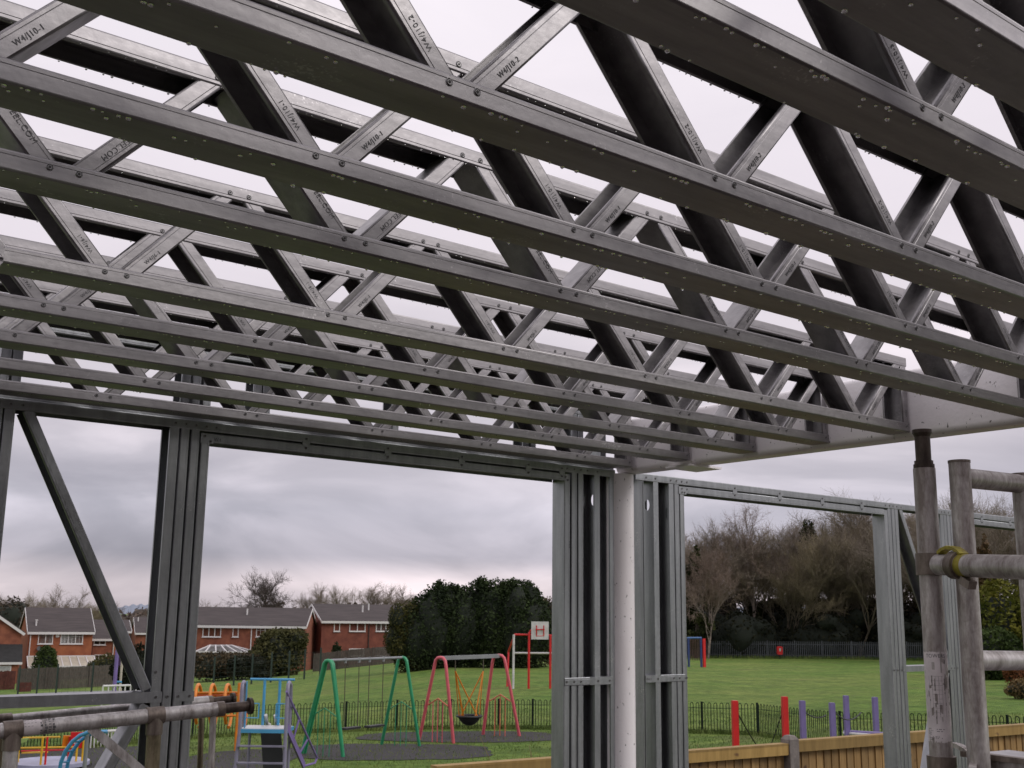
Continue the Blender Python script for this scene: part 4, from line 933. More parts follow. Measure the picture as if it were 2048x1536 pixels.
class House:
    def __init__(s, name, label, L, R, wall, depth=8.0, rise=2.3, ov=0.32, eh=5.0, gov=0.15, mroof=None, cat='house', fascia=True, chim=None):
        s.L = L; z = (L[2] + R[2]) / 2; s.ze = z
        a = np.array([L[0], L[1], 0]); b = np.array([R[0], R[1], 0]); s.ex = (b - a) / np.linalg.norm(b - a); s.ey = np.array([-s.ex[1], s.ex[0], 0.0]); s.W = np.linalg.norm(b - a); s.D = depth
        s.o = np.array([L[0], L[1], z - eh]); s.eh = eh; s.root = thing(name, label, cat, s.o)
        P = s.P; W, D_ = s.W, depth
        v = [P(0, 0, -1), P(W, 0, -1), P(W, D_, -1), P(0, D_, -1), P(0, 0, eh), P(W, 0, eh), P(W, D_, eh), P(0, D_, eh), P(0, D_ / 2, eh + rise - .05), P(W, D_ / 2, eh + rise - .05)]
        MB().add(v, [(0, 1, 5, 4), (2, 3, 7, 6), (1, 2, 6, 9, 5), (3, 0, 4, 8, 7), (4, 5, 9, 8), (6, 7, 8, 9)]).build('wall', wall, s.root)
        k = rise / (D_ / 2); th = 0.16; rf = MB(); g = gov
        pr = [(-ov, eh - ov * k), (D_ / 2, eh + rise), (D_ + ov, eh - ov * k), (D_ + ov, eh - ov * k + th), (D_ / 2, eh + rise + th), (-ov, eh - ov * k + th)]
        n = len(pr); vs = [P(x, y, z_) for x in (-g, W + g) for y, z_ in pr]; rf.add(vs, [(0, 1, 1 + n, n), (1, 2, 2 + n, 1 + n), (2, 3, 3 + n, 2 + n), (3, 4, 4 + n, 3 + n), (4, 5, 5 + n, 4 + n), (5, 0, n, 5 + n), (0, 5, 4, 1), (1, 4, 3, 2), (n, n + 1, n + 4, n + 5), (n + 1, n + 2, n + 3, n + 4)])
        s.roof = rf.build('roof', mroof or MRF, s.root)
        if fascia:
            MB().box(P(W / 2, -ov - 0.03, eh - ov * k - 0.03), (W + 2 * g + .05, 0.05, 0.26), (s.ex, s.ey, (0, 0, 1))).build('fascia', MWF, s.root)
            for x, nm in ((-g - .03, 'bargeboard'), (W + g + .03, 'bargeboard')):
                mb = MB()
                for sgn in (1, -1):
                    y0_, y1_ = (-ov, D_ / 2) if sgn == 1 else (D_ + ov, D_ / 2)
                    mb.bar(P(x, y0_, eh - ov * k + .02), P(x, y1_, eh + rise + .02), 0.05, 0.24)
                mb.build(nm, MWF, s.root)
    def P(s, x, y, z): return s.o + s.ex * x + s.ey * y + np.array([0, 0, z])
    def uz(s, px, py):
        d = ray(px, py); n = s.ey; t = (s.o @ n) / (d @ n); q = d * t - s.o; return q @ s.ex, q[2]
    def win(s, x0, x1, y0, y1, n=2, cur=False, bars=False):
        u0, z1_ = s.uz(x0, y0); u1, _ = s.uz(x1, y0); _, z0_ = s.uz((x0 + x1) / 2, y1)
        w_ = u1 - u0; h_ = z1_ - z0_; c = s.P((u0 + u1) / 2, -0.02, (z0_ + z1_) / 2); A3 = (s.ex, s.ey, (0, 0, 1)); f = 0.085
        mb = MB()
        for dz in (h_ / 2 - f / 2, -h_ / 2 + f / 2): mb.box(c + np.array([0, 0, dz]), (w_, 0.10, f), A3)
        for k in range(n + 1): mb.box(c + s.ex * (-w_ / 2 + f / 2 + (w_ - f) * k / n), (f, 0.10, h_ - 2 * f), A3)
        if bars:
            for k in range(n): mb.box(c + s.ex * (-w_ / 2 + w_ * (k + .5) / n), (0.03, 0.07, h_ - 2 * f), A3)
            mb.box(c + np.array([0, 0, h_ * .17]), (w_ - 2 * f, 0.07, 0.03), A3)
        fr = mb.build('window', MWF, s.root)
        MB().box(c + s.ey * 0.03, (w_ - .02, 0.02, h_ - .02), A3).build('pane', MCUR if cur else MGL, fr)
        MB().box(c - s.ey * 0.04 + np.array([0, 0, -h_ / 2 - .03]), (w_ + .12, 0.16, 0.06), A3).build('sill', MWF, fr)
    def pipe(s, x, y0, y1, m=None):
        u, z1_ = s.uz(x, y0); _, z0_ = s.uz(x, y1); MB().tube([s.P(u, -.10, z1_), s.P(u, -.10, z0_)], 0.06, 6).build('downpipe', m or MWF, s.root)
    def vent(s, x, y, h_=0.8, big=False):
        # flue on the front roof slope
        k = 0
        for D_ in np.linspace(0.2, s.D / 2, 30):
            p = None
        d = ray(x, y); best = None
        for q in np.linspace(0, s.D / 2, 60):
            n = s.ey; pl = s.P(0, q, 0); t = (pl @ n) / (d @ n); r_ = d * t - s.o; zr = s.eh + (q / (s.D / 2)) * (s.roofrise if hasattr(s, 'roofrise') else 2.0)
            if best is None or abs(r_[2] - zr) < best[0]: best = (abs(r_[2] - zr), d * t)
        p = best[1]; mb = MB(); mb.tube([p, p + (0, 0, h_)], 0.09, 8); mb.tube([p + (0, 0, -.05), p + (0, 0, .14)], 0.26, 8, r2=0.1)
        if big: mb.tube([p + (0, 0, h_ - .12), p + (0, 0, h_)], 0.15, 8)
        mb.build('flue', MWF, s.root)
def eave(pl, py, pr, D, az):
    a = at(pl, py, D); d = np.array([sin(radians(az)), cos(radians(az))]); r_ = ray(pr, 1240)[:2]
    t, u = np.linalg.solve(np.array([[r_[0], -d[0]], [r_[1], -d[1]]]), a[:2]); b = np.array([*(a[:2] + d * u), a[2]]); return a, b
h1 = House('detached_house', 'detached orange brick house with white fascia and a lean-to glass roof at the far left', *eave(58, 1262, 188, 122, 99.5), MBR2, 8, 2.35); h1.roofrise = 2.35
h1.win(77, 107, 1266, 1288, 2, True); h1.win(122, 167, 1266, 1288, 3, True, True); h1.pipe(62, 1262, 1314); h1.vent(72, 1253, 0.75, True)
MB().box(h1.P(*(lambda q: (q[0], -.06, q[1]))(h1.uz(115, 1271))), (0.35, 0.12, 0.35), (h1.ex, h1.ey, (0, 0, 1))).build('alarm_box', MWF, h1.root)
MSAT = mat('dark_dish', (0.05, 0.05, 0.055), 0.6)
u_, z_ = h1.uz(78, 1297); MB().tube([h1.P(u_, -.25, z_), h1.P(u_, -.30, z_ + .02)], 0.27, 14).build('satellite_dish', MSAT, h1.root)
# its lean-to conservatory
def leanto(h, x0, x1, yt, yb, out, label, nbar=8):
    u0, zt_ = h.uz(x0, yt); u1, _ = h.uz(x1, yt); zb2 = zt_ - 1.0; o = thing('conservatory', label, 'conservatory', h.P(u0, -out, 0))
    q = [h.P(u0, -.05, zt_), h.P(u1, -.05, zt_), h.P(u1 + .1, -out, zb2), h.P(u0 - .1, -out, zb2)]
    MB().add(q + [p - (0, 0, .04) for p in q], [(0, 1, 2, 3), (4, 7, 6, 5), (0, 3, 7, 4), (1, 5, 6, 2), (3, 2, 6, 7), (0, 4, 5, 1)]).build('glass_roof', MPOLY, o)
    mb = MB()
    for k in range(nbar + 1):
        a = q[0] + (q[1] - q[0]) * k / nbar; b = q[3] + (q[2] - q[3]) * k / nbar; mb.bar(a + (0, 0, .03), b + (0, 0, .03), .10, .07)
    mb.build('roof_bars', MWF, o)
    MB().bar(q[3], q[2], 0.12, 0.22).build('gutter', MWF, o); MB().bar(q[0], q[1], 0.12, 0.16).build('wall_plate', MWF, o)
    for k in range(5):
        b = q[3] + (q[2] - q[3]) * k / 4; MB().bar(b + h.ey * .15, b + h.ey * .15 - (0, 0, zb2), .10, .10).build('post', MWF, o)
    MB().box(h.P((u0 + u1) / 2, -out / 2 - .1, zb2 * .45), (u1 - u0 - .2, out - .4, zb2 * .9), (h.ex, h.ey, (0, 0, 1))).build('glazing', MGL, o)
leanto(h1, 54, 187, 1313, 1335, 2.6, 'cream lean-to conservatory roof along the back of the detached brick house')
h2 = House('house', 'lower brick house with one upstairs window, just right of the detached house', *eave(187, 1276, 230, 131, 103), MBR, 7, 1.9); h2.win(188, 212, 1278, 1290, 2); h2.win(189, 214, 1309, 1321, 3); h2.pipe(228, 1276, 1312)
h3 = House('house', 'orange brick house end with a white window, seen beside the purple mast', *eave(231, 1262, 262, 142, 104), MBR2, 7, 1.2); h3.win(232, 244, 1271, 1284, 1)
h4 = House('house', 'small far roof with white bargeboard between the brace and the steel post', *eave(272, 1265, 306, 170, 106), MBR, 9, 2.1)
h4.vent(276, 1245)
hl = None #, at(-46, 1286, 116), at(-46, 1286, 116) + (0, 0, 0) + np.array([9.0, -2.2, 0]) * 0 + (at(40, 1286, 126) - at(-46, 1286, 116)) * 0.001 + np.array([2.9, 9.0, 0]) * 0.9, MBR, 8, 1.9) if False else None
# gable fronted house at the left edge
g0 = at(43, 1268, 114); hlx = eave(43, 1268, -70, 114, 103)[1]
ox = (g0 - hlx) * (1, 1, 0); wl_ = np.linalg.norm(ox); ox /= wl_; oy = np.array([-ox[1], ox[0], 0]); zE = g0[2]; zG = gz(g0[0], g0[1])
hl = thing('house', 'brick gable house with white bargeboard cut off by the left edge', 'house', (g0[0], g0[1], zE - 5))
def Pl(u, v, z): return g0 - ox * u + oy * v + np.array([0, 0, z])
MB().add([Pl(0, 0, -6), Pl(wl_, 0, -6), Pl(wl_, 9, -6), Pl(0, 9, -6), Pl(0, 0, 0), Pl(wl_, 0, 0), Pl(wl_, 9, 0), Pl(0, 9, 0), Pl(wl_ / 2, 0, 1.9), Pl(wl_ / 2, 9, 1.9)], [(0, 1, 5, 8, 4), (2, 3, 7, 9, 6), (0, 4, 7, 3), (1, 2, 6, 5), (4, 8, 9, 7), (5, 6, 9, 8)]).build('wall', MBR, hl)
for sgn in (0, 1):
    e0 = Pl(-.3 if not sgn else wl_ + .3, -.25, -.06); e1 = Pl(wl_ / 2, -.25, 1.96)
    MB().bar(e0, e1, .08, .26).build('bargeboard', MWF, hl)
    q = [e0 + (0, 0, .13), e1 + (0, 0, .13), e1 + oy * 9.4 + (0, 0, .13), e0 + oy * 9.4 + (0, 0, .13)]; MB().add(q + [p + (0, 0, .12) for p in q], [(0, 1, 2, 3), (4, 7, 6, 5), (0, 4, 5, 1), (1, 5, 6, 2), (2, 6, 7, 3), (3, 7, 4, 0)]).build('roof', MRF, hl)
# single storey extension with a dark roof in front of it
ext = thing('extension', 'low brick extension with a black pitched roof and white gutter at the left edge', 'house extension', Pl(2.5, -2.2, -5.5))
zr1, zr0 = -1.0, -2.65
MB().add([Pl(-.2, -.1, zr1), Pl(wl_, -.1, zr1), Pl(wl_, -2.8, zr0), Pl(-.2, -2.8, zr0), Pl(-.2, -.1, zr1 - .15), Pl(wl_, -.1, zr1 - .15), Pl(wl_, -2.8, zr0 - .15), Pl(-.2, -2.8, zr0 - .15)], [(0, 1, 2, 3), (4, 7, 6, 5), (3, 2, 6, 7), (0, 3, 7, 4), (1, 5, 6, 2), (0, 4, 5, 1)]).build('roof', mat('slate_black', (0.018, 0.018, 0.018), 0.9, 0, .3, 2), ext)
MB().bar(Pl(-.2, -2.85, zr0 - .1), Pl(wl_, -2.85, zr0 - .1), .14, .22).build('gutter', MWF, ext)
MB().box(Pl(wl_ / 2, -1.4, -4.4), (wl_ - .4, 2.5, 3.2), (ox, oy, (0, 0, 1))).build('wall', MBR, ext)
wn = MB().box(Pl(1.3, -2.67, -3.25), (1.1, .06, .55), (ox, oy, (0, 0, 1))).build('window', MWF, ext); MB().box(Pl(1.3, -2.71, -3.25), (.95, .04, .4), (ox, oy, (0, 0, 1))).build('pane', MCUR, wn)

hm = House('terraced_house', 'long red brick house with white windows behind the hedge, left of the gabled house', at(352, 1249, 123.5), at(611, 1252, 124), MBR, 8, 1.78); hm.roofrise = 1.78
hm.win(406, 443, 1254, 1274, 3); hm.win(466, 478, 1254, 1274, 1, True); hm.win(513, 548, 1254, 1274, 2, False, True); hm.win(569, 580, 1255, 1273, 1, False, True); hm.pipe(504, 1251, 1300); hm.vent(494, 1232)
hr = House('gabled_house', 'red brick house with white bargeboard gable, left of the dark conifer hedge', *eave(644, 1241, 822, 129.5, 103), mat('deep_red_brick', (0.13, 0.038, 0.027), 0.9, 0, 0, 1.6, col2=(0.21, 0.066, 0.043), detail=9), 8.2, 1.75); hr.roofrise = 1.75
hr.win(668, 680, 1245, 1263, 1); hr.win(699, 731, 1245, 1263, 2); hr.win(752, 782, 1245, 1263, 3, True); hr.win(698, 729, 1297, 1312, 2, True); hr.win(750, 782, 1296, 1312, 2, True); hr.win(796, 812, 1296, 1310, 1, True)
hr.pipe(738, 1243, 1300, mat('black_pipe', (0.02, 0.02, 0.02), .6)); hr.vent(725, 1226, .9); hr.vent(737, 1222, .9)
# hipped conservatory of the long house
hc = thing('conservatory', 'white hipped conservatory roof showing above the hedge by the long brick house', 'conservatory', gat(450, 119))
cD = 119; q = [at(390, 1304, cD - 2), at(515, 1305, cD - 2), at(462, 1291, cD + 1.2), at(421, 1291, cD + 1.2)]
bk = [at(395, 1300, cD + 4), at(500, 1300, cD + 4)]
MB().add(q + bk, [(0, 1, 2, 3), (1, 5, 2), (0, 3, 4), (3, 2, 5, 4)]).build('glass_roof', mat('tinted_glass', (0.12, 0.12, 0.12), 0.15), hc)
mb = MB(); mb.bar(q[3], q[2], .14, .16); mb.bar(q[0], q[1], .14, .16)
for k in range(7):
    a = q[0] + (q[1] - q[0]) * k / 6; b = q[3] + (q[2] - q[3]) * min(1, max(0, (k - 1) / 4)); mb.bar(a + (0, 0, .05), b + (0, 0, .05), .12, .08)
mb.build('white_roof_bars', MWF, hc)
gl = gat(452, cD)[2]; MB().box((q[0] + q[1]) / 2 + np.array([0, 0, -1.3]) + R2 * (1, 1, 0) * 1.5, (5.6, 3.0, 2.4), (R0 * (1, 1, 0) / np.linalg.norm(R0[:2]), R2 * (1, 1, 0) / np.linalg.norm(R2[:2]), (0, 0, 1))).build('glazing', MGL, hc)

def fencerun(name, label, cat, pts, h_, m, post=2.4, bw=0.15, mp_=None, sink=.3, tops=None):
    o = thing(name, label, cat, (*pts[0][:2], gz(*pts[0][:2]))); P = [np.array(p[:2]) for p in pts]
    bd = MB(); k = 0; acc = 0.0; rg = random.Random(int(P[0][0] * 7))
    for i in range(len(P) - 1):
        d = P[i + 1] - P[i]; l = np.linalg.norm(d); d /= l; n = int(l / bw); nn = (-d[1], d[0], 0)
        for j in range(n):
            c = P[i] + d * (j + .5) * bw; z = gz(*c); hh = h_ * rg.uniform(.985, 1.015); bd.box((c[0], c[1], z + hh / 2 - sink / 2), (bw * .93, .02, hh + sink), ((d[0], d[1], 0), nn, (0, 0, 1)))
        for j in range(int(l / post) + 1):
            c = P[i] + d * j * post; z = gz(*c); MB().box((c[0] - nn[0] * .05, c[1] - nn[1] * .05, z + h_ / 2), (.1, .1, h_ + .08), ((d[0], d[1], 0), nn, (0, 0, 1))).build('post', mp_ or m, o)
    bd.build('boarding', m, o); return o
fencerun('close_board_fence', 'weathered brown board fence below the detached house at the far left', 'fence', [gat(48, 96), gat(130, 96), gat(238, 98)], 1.75, MFD)
fencerun('garden_fence', 'dark red stained fence at the left edge in front of the gable house', 'fence', [gat(-30, 98), gat(46, 98)], 1.55, MFR)
fencerun('garden_fence', 'short low red fence at the left end of the brown board fence', 'fence', [gat(50, 92), gat(76, 92)], 0.75, MFR)
fencerun('garden_fence', 'dark wooden garden fence in front of the gabled brick house', 'fence', [gat(632, 112), gat(700, 112), gat(815, 112)], 1.7, MFD)
# dark weldmesh fence between field and gardens
MGN = mat('dark_green_steel', (0.012, 0.028, 0.022), 0.5)
MPD = mat('bow_top_paint', (0.006, 0.013, 0.008), 0.7, spec=.15)
wf = thing('mesh_fence', 'dark green wire mesh fence with tall posts along the far side of the field', 'fence', gat(200, 84))
pts = [gat(x, D) for x, D in ((50, 82), (87, 82), (125, 82), (195, 83), (300, 84), (435, 85), (475, 85), (510, 85), (548, 85), (583, 85.5), (614, 86), (645, 86))]
for p in pts: MB().box((p[0], p[1], p[2] + 1.05), (.10, .10, 2.3)).build('post', MGN, wf)
for i in range(len(pts) - 1):
    mb = MB()
    for k in range(7): mb.tube([pts[i] + (0, 0, .1 + k * .3), pts[i + 1] + (0, 0, .1 + k * .3)], .006, 3, False)
    n = int(np.linalg.norm(pts[i + 1] - pts[i]) / .4)
    for k in range(1, n): c = pts[i] + (pts[i + 1] - pts[i]) * k / n; mb.tube([c + (0, 0, .05), c + (0, 0, 2.0)], .006, 3, False)
    mb.build('mesh_panel', MGN, wf)

# ------------------------------------------------------------------ bow-top fence round the playground
bt = thing('bow_top_fence', 'low dark bow top railing curving round the playground', 'fence', gat(1100, 37))
path = [gat(x, D) for x, D in ((-60, 29), (20, 30), (110, 31), (200, 32), (300, 34), (400, 35.5), (500, 36.5), (592, 37), (700, 37.4), (800, 37.6), (906, 37.7), (1000, 37.7), (1067, 37.6), (1180, 37.2), (1300, 36.5), (1400, 35.8), (1509, 35), (1600, 32.5), (1671, 31), (1780, 30), (1900, 29), (2000, 28), (2130, 27))]
HB = 0.92; post_px = 2.75
for i in range(len(path) - 1):
    a, b = path[i], path[i + 1]; l = np.linalg.norm((b - a)[:2]); n = max(2, 2 * int(round(l / 0.19))); mb = MB(); rd = 0.0115
    P = []
    for k in range(n + 1):
        c = a + (b - a) * k / n; c[2] = gz(c[0], c[1]); P.append(c)
    for k in range(n):
        tp = HB if k % 2 == 0 else HB
        if k % 2 == 0:
            q0, q1 = P[k] + (0, 0, .06), P[k + 1] + (0, 0, .06); mb.tube([q0, P[k] + (0, 0, HB - .05), (P[k] * .8 + P[k + 1] * .2) + (0, 0, HB - .01), (P[k] + P[k + 1]) / 2 + (0, 0, HB), (P[k] * .2 + P[k + 1] * .8) + (0, 0, HB - .01), P[k + 1] + (0, 0, HB - .05), q1], rd, 4, False)
    for zr in (.10, HB - .16): mb.bar(a + (0, 0, zr), b + (0, 0, zr), .025, .012)
    mb.build('railing_panel', MPD, bt)
    MB().box(a + (0, 0, HB / 2), (.05, .05, HB + .06)).build('post', MPD, bt)

# ------------------------------------------------------------------ playground equipment
def paint(nm, c, r=.4): return mat(nm, c, r, 0, .12, 4)
GREEN = paint('green_paint', (0.03, 0.26, 0.12)); PINK = paint('pink_paint', (0.60, 0.11, 0.14)); SALM = paint('salmon_paint', (0.60, 0.15, 0.09)); GREY = paint('grey_tube', (0.20, 0.21, 0.22)); ORNG = paint('orange_paint', (0.62, 0.19, 0.012))
BLUE = paint('sky_blue_paint', (0.06, 0.27, 0.48)); LILAC = paint('lilac_grey_paint', (0.19, 0.18, 0.25)); PURP = paint('purple_paint', (0.17, 0.12, 0.32)); RED = paint('red_paint', (0.52, 0.012, 0.014)); YEL = paint('yellow_paint', (0.60, 0.36, 0.015)); WHT = paint('white_paint', (0.55, 0.55, 0.54))
BLK = paint('black_rubber', (0.012, 0.013, 0.014), .6); CHN = paint('chain_steel', (0.10, 0.085, 0.065)); DBL = paint('dark_blue_paint', (0.03, 0.05, 0.16)); PVI = paint('violet_post_paint', (0.165, 0.13, 0.31))
def arch(feetA, feetB, top, r, m, parent, nm='a_frame', wtop=0.30):
    a, b, t = (np.array(q, float) for q in (feetA, feetB, top)); ab = (b - a) * (1, 1, 0); ab /= np.linalg.norm(ab)
    pts = [a, a + (t - ab * wtop / 2 - (0, 0, .22) - a) * .5, t - ab * wtop / 2 - (0, 0, .22), t - ab * wtop * .42 - (0, 0, .09), t - ab * wtop * .24 - (0, 0, .015), t, t + ab * wtop * .24 - (0, 0, .015), t + ab * wtop * .42 - (0, 0, .09), t + ab * wtop / 2 - (0, 0, .22), b + (t + ab * wtop / 2 - (0, 0, .22) - b) * .5, b]
    return MB().tube(pts, r, 12).build(nm, m, parent, True)
def hbars(feetA, feetB, top, m, parent, zb2, zt_, r=0.016, m2=None):
    a, b, t = (np.array(q, float) for q in (feetA, feetB, top)); H = t[2] - a[2]
    fz = lambda f, z: (a + (t - a) * (z / H)) if f == 0 else (b + (t - b) * (z / H))
    pl, pr_ = fz(0, zb2), fz(1, zb2); mid = (pl + pr_) / 2; mid[2] = a[2] + zt_
    MB().tube([pl, mid, pr_], r, 8).build('cross_rail', m, parent, True)
    for f in (.25, .5, .75):
        q = pl + (pr_ - pl) * f; z = a[2] + zb2 + (zt_ - zb2) * (1 - abs(f - .5) * 2); g0_ = np.array([q[0], q[1], gz(q[0], q[1])]); MB().tube([g0_, (q[0], q[1], z)], r * .75, 6).build('infill_bar', m2 or m, parent, True)
gA, gB = gpt(603, 1509), gpt(686, 1515); gC, gD = gpt(763, 1490), gpt(839, 1493)
Dm = ((gA + gB) / 2) @ R2; t1 = at(656, 1321, Dm); Dm2 = ((gC + gD) / 2) @ R2; t2 = at(805, 1315, Dm2)
sw = thing('swing_set', 'green two seat swing set with arched frames', 'swing', (gA + gD) / 2)
arch(gA, gB, t1, .046, GREEN, sw); arch(gC, gD, t2, .046, GREEN, sw); off = (gD - gB) / np.linalg.norm(gD - gB) * .13
arch(gA + off * (1, 1, 0), gB + off * (1, 1, 0) * 0.2, t1 + off * (1, 1, 0) * .6, .035, GREEN, sw)
hbars(gA, gB, t1, GREEN, sw, 1.02, 1.22); hbars(gC, gD, t2, GREEN, sw, 1.02, 1.22)
MB().tube([t1, t2], .036, 12).build('top_bar', GREY, sw, True)
def onbar(px, A_, B__):
    lo, hi = -0.3, 1.3
    for _ in range(40):
        m = (lo + hi) / 2; q = A_ + (B__ - A_) * m
        if 1024 + FPX * (q @ R0) / (q @ R2) < px: lo = m
        else: hi = m
    return A_ + (B__ - A_) * lo
def chain(a, b, r, m, parent, sag=0.0, n=8, nm='chain'):
    a, b = np.array(a, float), np.array(b, float); return MB().tube([a + (b - a) * k / n - (0, 0, sag * 4 * (k / n) * (1 - k / n)) for k in range(n + 1)], r, 5, False).build(nm, m, parent, True)
for (cx0, cx1, py, sx0, sx1) in ((691, 718.5, 1458, 688, 715), (739.5, 767, 1454, 735, 763)):
    q0, q1 = onbar(cx0, t1, t2), onbar(cx1, t1, t2); D0 = q0 @ R2; s0 = at(sx0, py - 6, D0); s1 = at(sx1, py - 7, q1 @ R2)
    chain(q0, s0, .012, CHN, sw); chain(q1, s1, .012, CHN, sw)
    for q in (q0, q1): MB().tube([q + (0, 0, .05), q - (0, 0, .09)], .035, 8).build('hanger', GREY, sw, True)
    c = (s0 + s1) / 2 - (0, 0, .06); ex_ = (s1 - s0) * (1, 1, 0); l = np.linalg.norm(ex_); ex_ /= l; MB().box(c, (l + .06, .20, .05), (ex_, (-ex_[1], ex_[0], 0), (0, 0, 1))).build('seat', BLK, sw)
pA, pB = gpt(838, 1459 + 22), gpt(907, 1487); pC, pD = gpt(966, 1470), gpt(1039, 1473)
Dm = ((pA + pB) / 2) @ R2; u1 = at(881, 1315, Dm); Dm2 = ((pC + pD) / 2) @ R2; u2 = at(998, 1310.5, Dm2)
bs = thing('basket_swing', 'pink framed nest swing with a black basket', 'swing', (pA + pD) / 2)
arch(pA, pB, u1, .048, PINK, bs, wtop=.42); arch(pC, pD, u2, .048, PINK, bs, wtop=.42)
hbars(pA, pB, u1, SALM, bs, 1.05, 1.25, .02, PINK); hbars(pC, pD, u2, SALM, bs, 1.05, 1.25, .02, SALM)
MB().bar(u1 - (0, 0, .02), u2 - (0, 0, .02), .10, .11).build('top_beam', GREY, bs)
bc = at(938.5, 1433, (u1 @ R2 + u2 @ R2) / 2); rb = .37
vs = []; fs = []; n = 20
for j, (rr, zz2) in enumerate(((1, 0), (.97, .03), (.80, -.10), (.55, -.20), (.25, -.25), (0.01, -.26))):
    for k in range(n): vs.append(bc + (cos(2 * pi * k / n) * rr * rb, sin(2 * pi * k / n) * rr * rb, zz2))
for j in range(5):
    for k in range(n): fs.append((j * n + k, j * n + (k + 1) % n, (j + 1) * n + (k + 1) % n, (j + 1) * n + k))
MB().add(vs, fs).build('basket', BLK, bs, True); MB().tube([bc + (cos(2 * pi * k / 24) * rb, sin(2 * pi * k / 24) * rb, 0.01) for k in range(25)], .035, 8, False).build('rim', BLK, bs, True)
hx = (u2 - u1) * (1, 1, 0); hx /= np.linalg.norm(hx); hy = np.array([-hx[1], hx[0], 0])
for s_, px in ((-1, 911), (1, 967)):
    q = onbar(px, u1, u2); y = q.copy(); y[2] = at(px, 1342, q @ R2)[2]; MB().tube([q, y], .014, 6).build('hanger_chain', CHN, bs, True)
    for k in (-1, 1): MB().tube([y, bc + hy * rb * k * .8 + hx * rb * (-s_) * .15], .020, 6).build('strap', ORNG, bs, True)
    for k in (-1, 1): MB().tube([y, bc + hx * rb * s_ * .95 + hy * .08 * k], .014, 6).build('strap', ORNG, bs, True)

# slide with ladder
sl = thing('slide', 'small blue and grey slide tower with a black chute and purple side rail', 'slide', gat(525, 22.5)); SD = 22.5
def S(px, py, D=SD): return at(px, py, D)
gzs = gat(525, SD)[2]
LA, LB = S(480, 1450), S(572, 1450)
hxs = (LB - LA); hxs[2] = 0; wS = np.linalg.norm(hxs); hxs /= wS; hys = np.array([-hxs[1], hxs[0], 0]); zP = S(525, 1462)[2]; zT_ = S(525, 1366)[2]
def SP(u, v, z): return np.array([LA[0], LA[1], 0]) + hxs * u + hys * v + np.array([0, 0, z])
for u in (0, wS):
    MB().tube([SP(u + (-.05 if u == 0 else .05), -.15, gzs), SP(u, 0, zP), SP(u, 0, zT_ - .15), SP(u, .03, zT_ - .03), SP(u, .12, zT_), SP(u, .3, zT_ - .06), SP(u, .36, zT_ - .3), SP(u, .36, zP)], .038, 10).build('ladder_upright', LILAC, sl, True)
for z in (zP - .28, zP - .60): MB().bar(SP(-.02, -.06, z), SP(wS + .02, -.06, z), .10, .03).build('step', LILAC, sl)
MB().box(SP(wS / 2, .35, zP), (wS + .06, .75, .07), (hxs, hys, (0, 0, 1))).build('platform_edge', BLUE, sl)
MB().box(SP(wS / 2, .35, zP + .042), (wS - .02, .68, .012), (hxs, hys, (0, 0, 1))).build('platform', WHT, sl)
for u in (0.08, .30, wS - .30, wS - .02): MB().tube([SP(u, .7 if u in (.3, wS - .3) else .05, zP), SP(u, .7 if u in (.3, wS - .3) else .05, zT_ + .02)], .030 if u in (.3, wS - .3) else .014, 8).build('guard_post', BLUE, sl, True)
MB().tube([SP(0, .7, zT_ + .02), SP(wS, .7, zT_ + .02)], .026, 8).build('guard_rail', BLUE, sl, True)
for u0, u1_ in ((0.02, .28), (wS - .28, wS - .02)): MB().tube([SP(u0, .35, zP + .5), SP(u1_, .35, zP + .5), SP(u1_, .35, zP + .22), SP(u0, .35, zP + .22), SP(u0, .35, zP + .5)], .018, 6, False).build('side_hoop', BLUE, sl, True)
for u in (.36, wS - .36): MB().tube([SP(u, .68, zP + .25), SP(u, .85, zP + .05), SP(u, 1.1, zP + .02)], .035, 8).build('chute_lip', WHT, sl, True)
for u in (.05, wS - .05): MB().tube([SP(u, .7, gzs), SP(u, .7, zP)], .03, 8).build('rear_leg', LILAC, sl, True)
MB().box(SP(wS * .52, .92, zP - .42), (.42, .06, .85), (hxs, hys * .9 + np.array([0, 0, -.3]), (0, .3, 1))).build('chute', BLK, sl)
pr0, pr1 = at(573, 1383, SD), at(634, 1515, 24.3); pr2, pr3 = at(573, 1452, SD), at(608, 1532, 24.0)
MB().tube([pr0, (pr0 + pr1) / 2, pr1, at(630, 1526, 24.2), pr3], .024, 8).build('side_handrail', PURP, sl, True); MB().bar(pr2, pr3, .04, .14).build('side_stringer', PURP, sl)
for f in (.35, .7): a = pr2 + (pr3 - pr2) * f; b = pr0 + (pr1 - pr0) * (f * .85 + .1); MB().tube([a, b], .02, 6).build('rail_strut', PURP, sl, True)

# orange loop climber
oc = thing('loop_climber', 'orange horizontal loop climber behind the scaffold feet', 'climbing frame', gat(440, 31)); OD = 31
for px in (393, 422, 452, 482):
    pts = [at(px + 4 + 7 * cos(a) * 1.0, 1412 - 43 * sin(a), OD + cos(a) * .5) for a in np.linspace(-pi * .45, pi * 1.30, 22)]
    MB().tube(pts, .045, 8).build('loop', ORNG, oc, True)
for py in (1386, 1391): MB().tube([at(386, py, OD), at(487, py - 1, OD)], .034, 8).build('long_rail', ORNG if py == 1386 else paint('deep_orange_paint', (0.55, .12, .02)), oc, True)
MB().tube([at(388, 1433, OD), at(487, 1431, OD)], .03, 8).build('lower_rail', ORNG, oc, True)
for px in (388, 487): p = gat(px, OD); MB().tube([p, (p[0], p[1], at(px, 1364, OD)[2])], .05, 8).build('post', ORNG, oc, True)

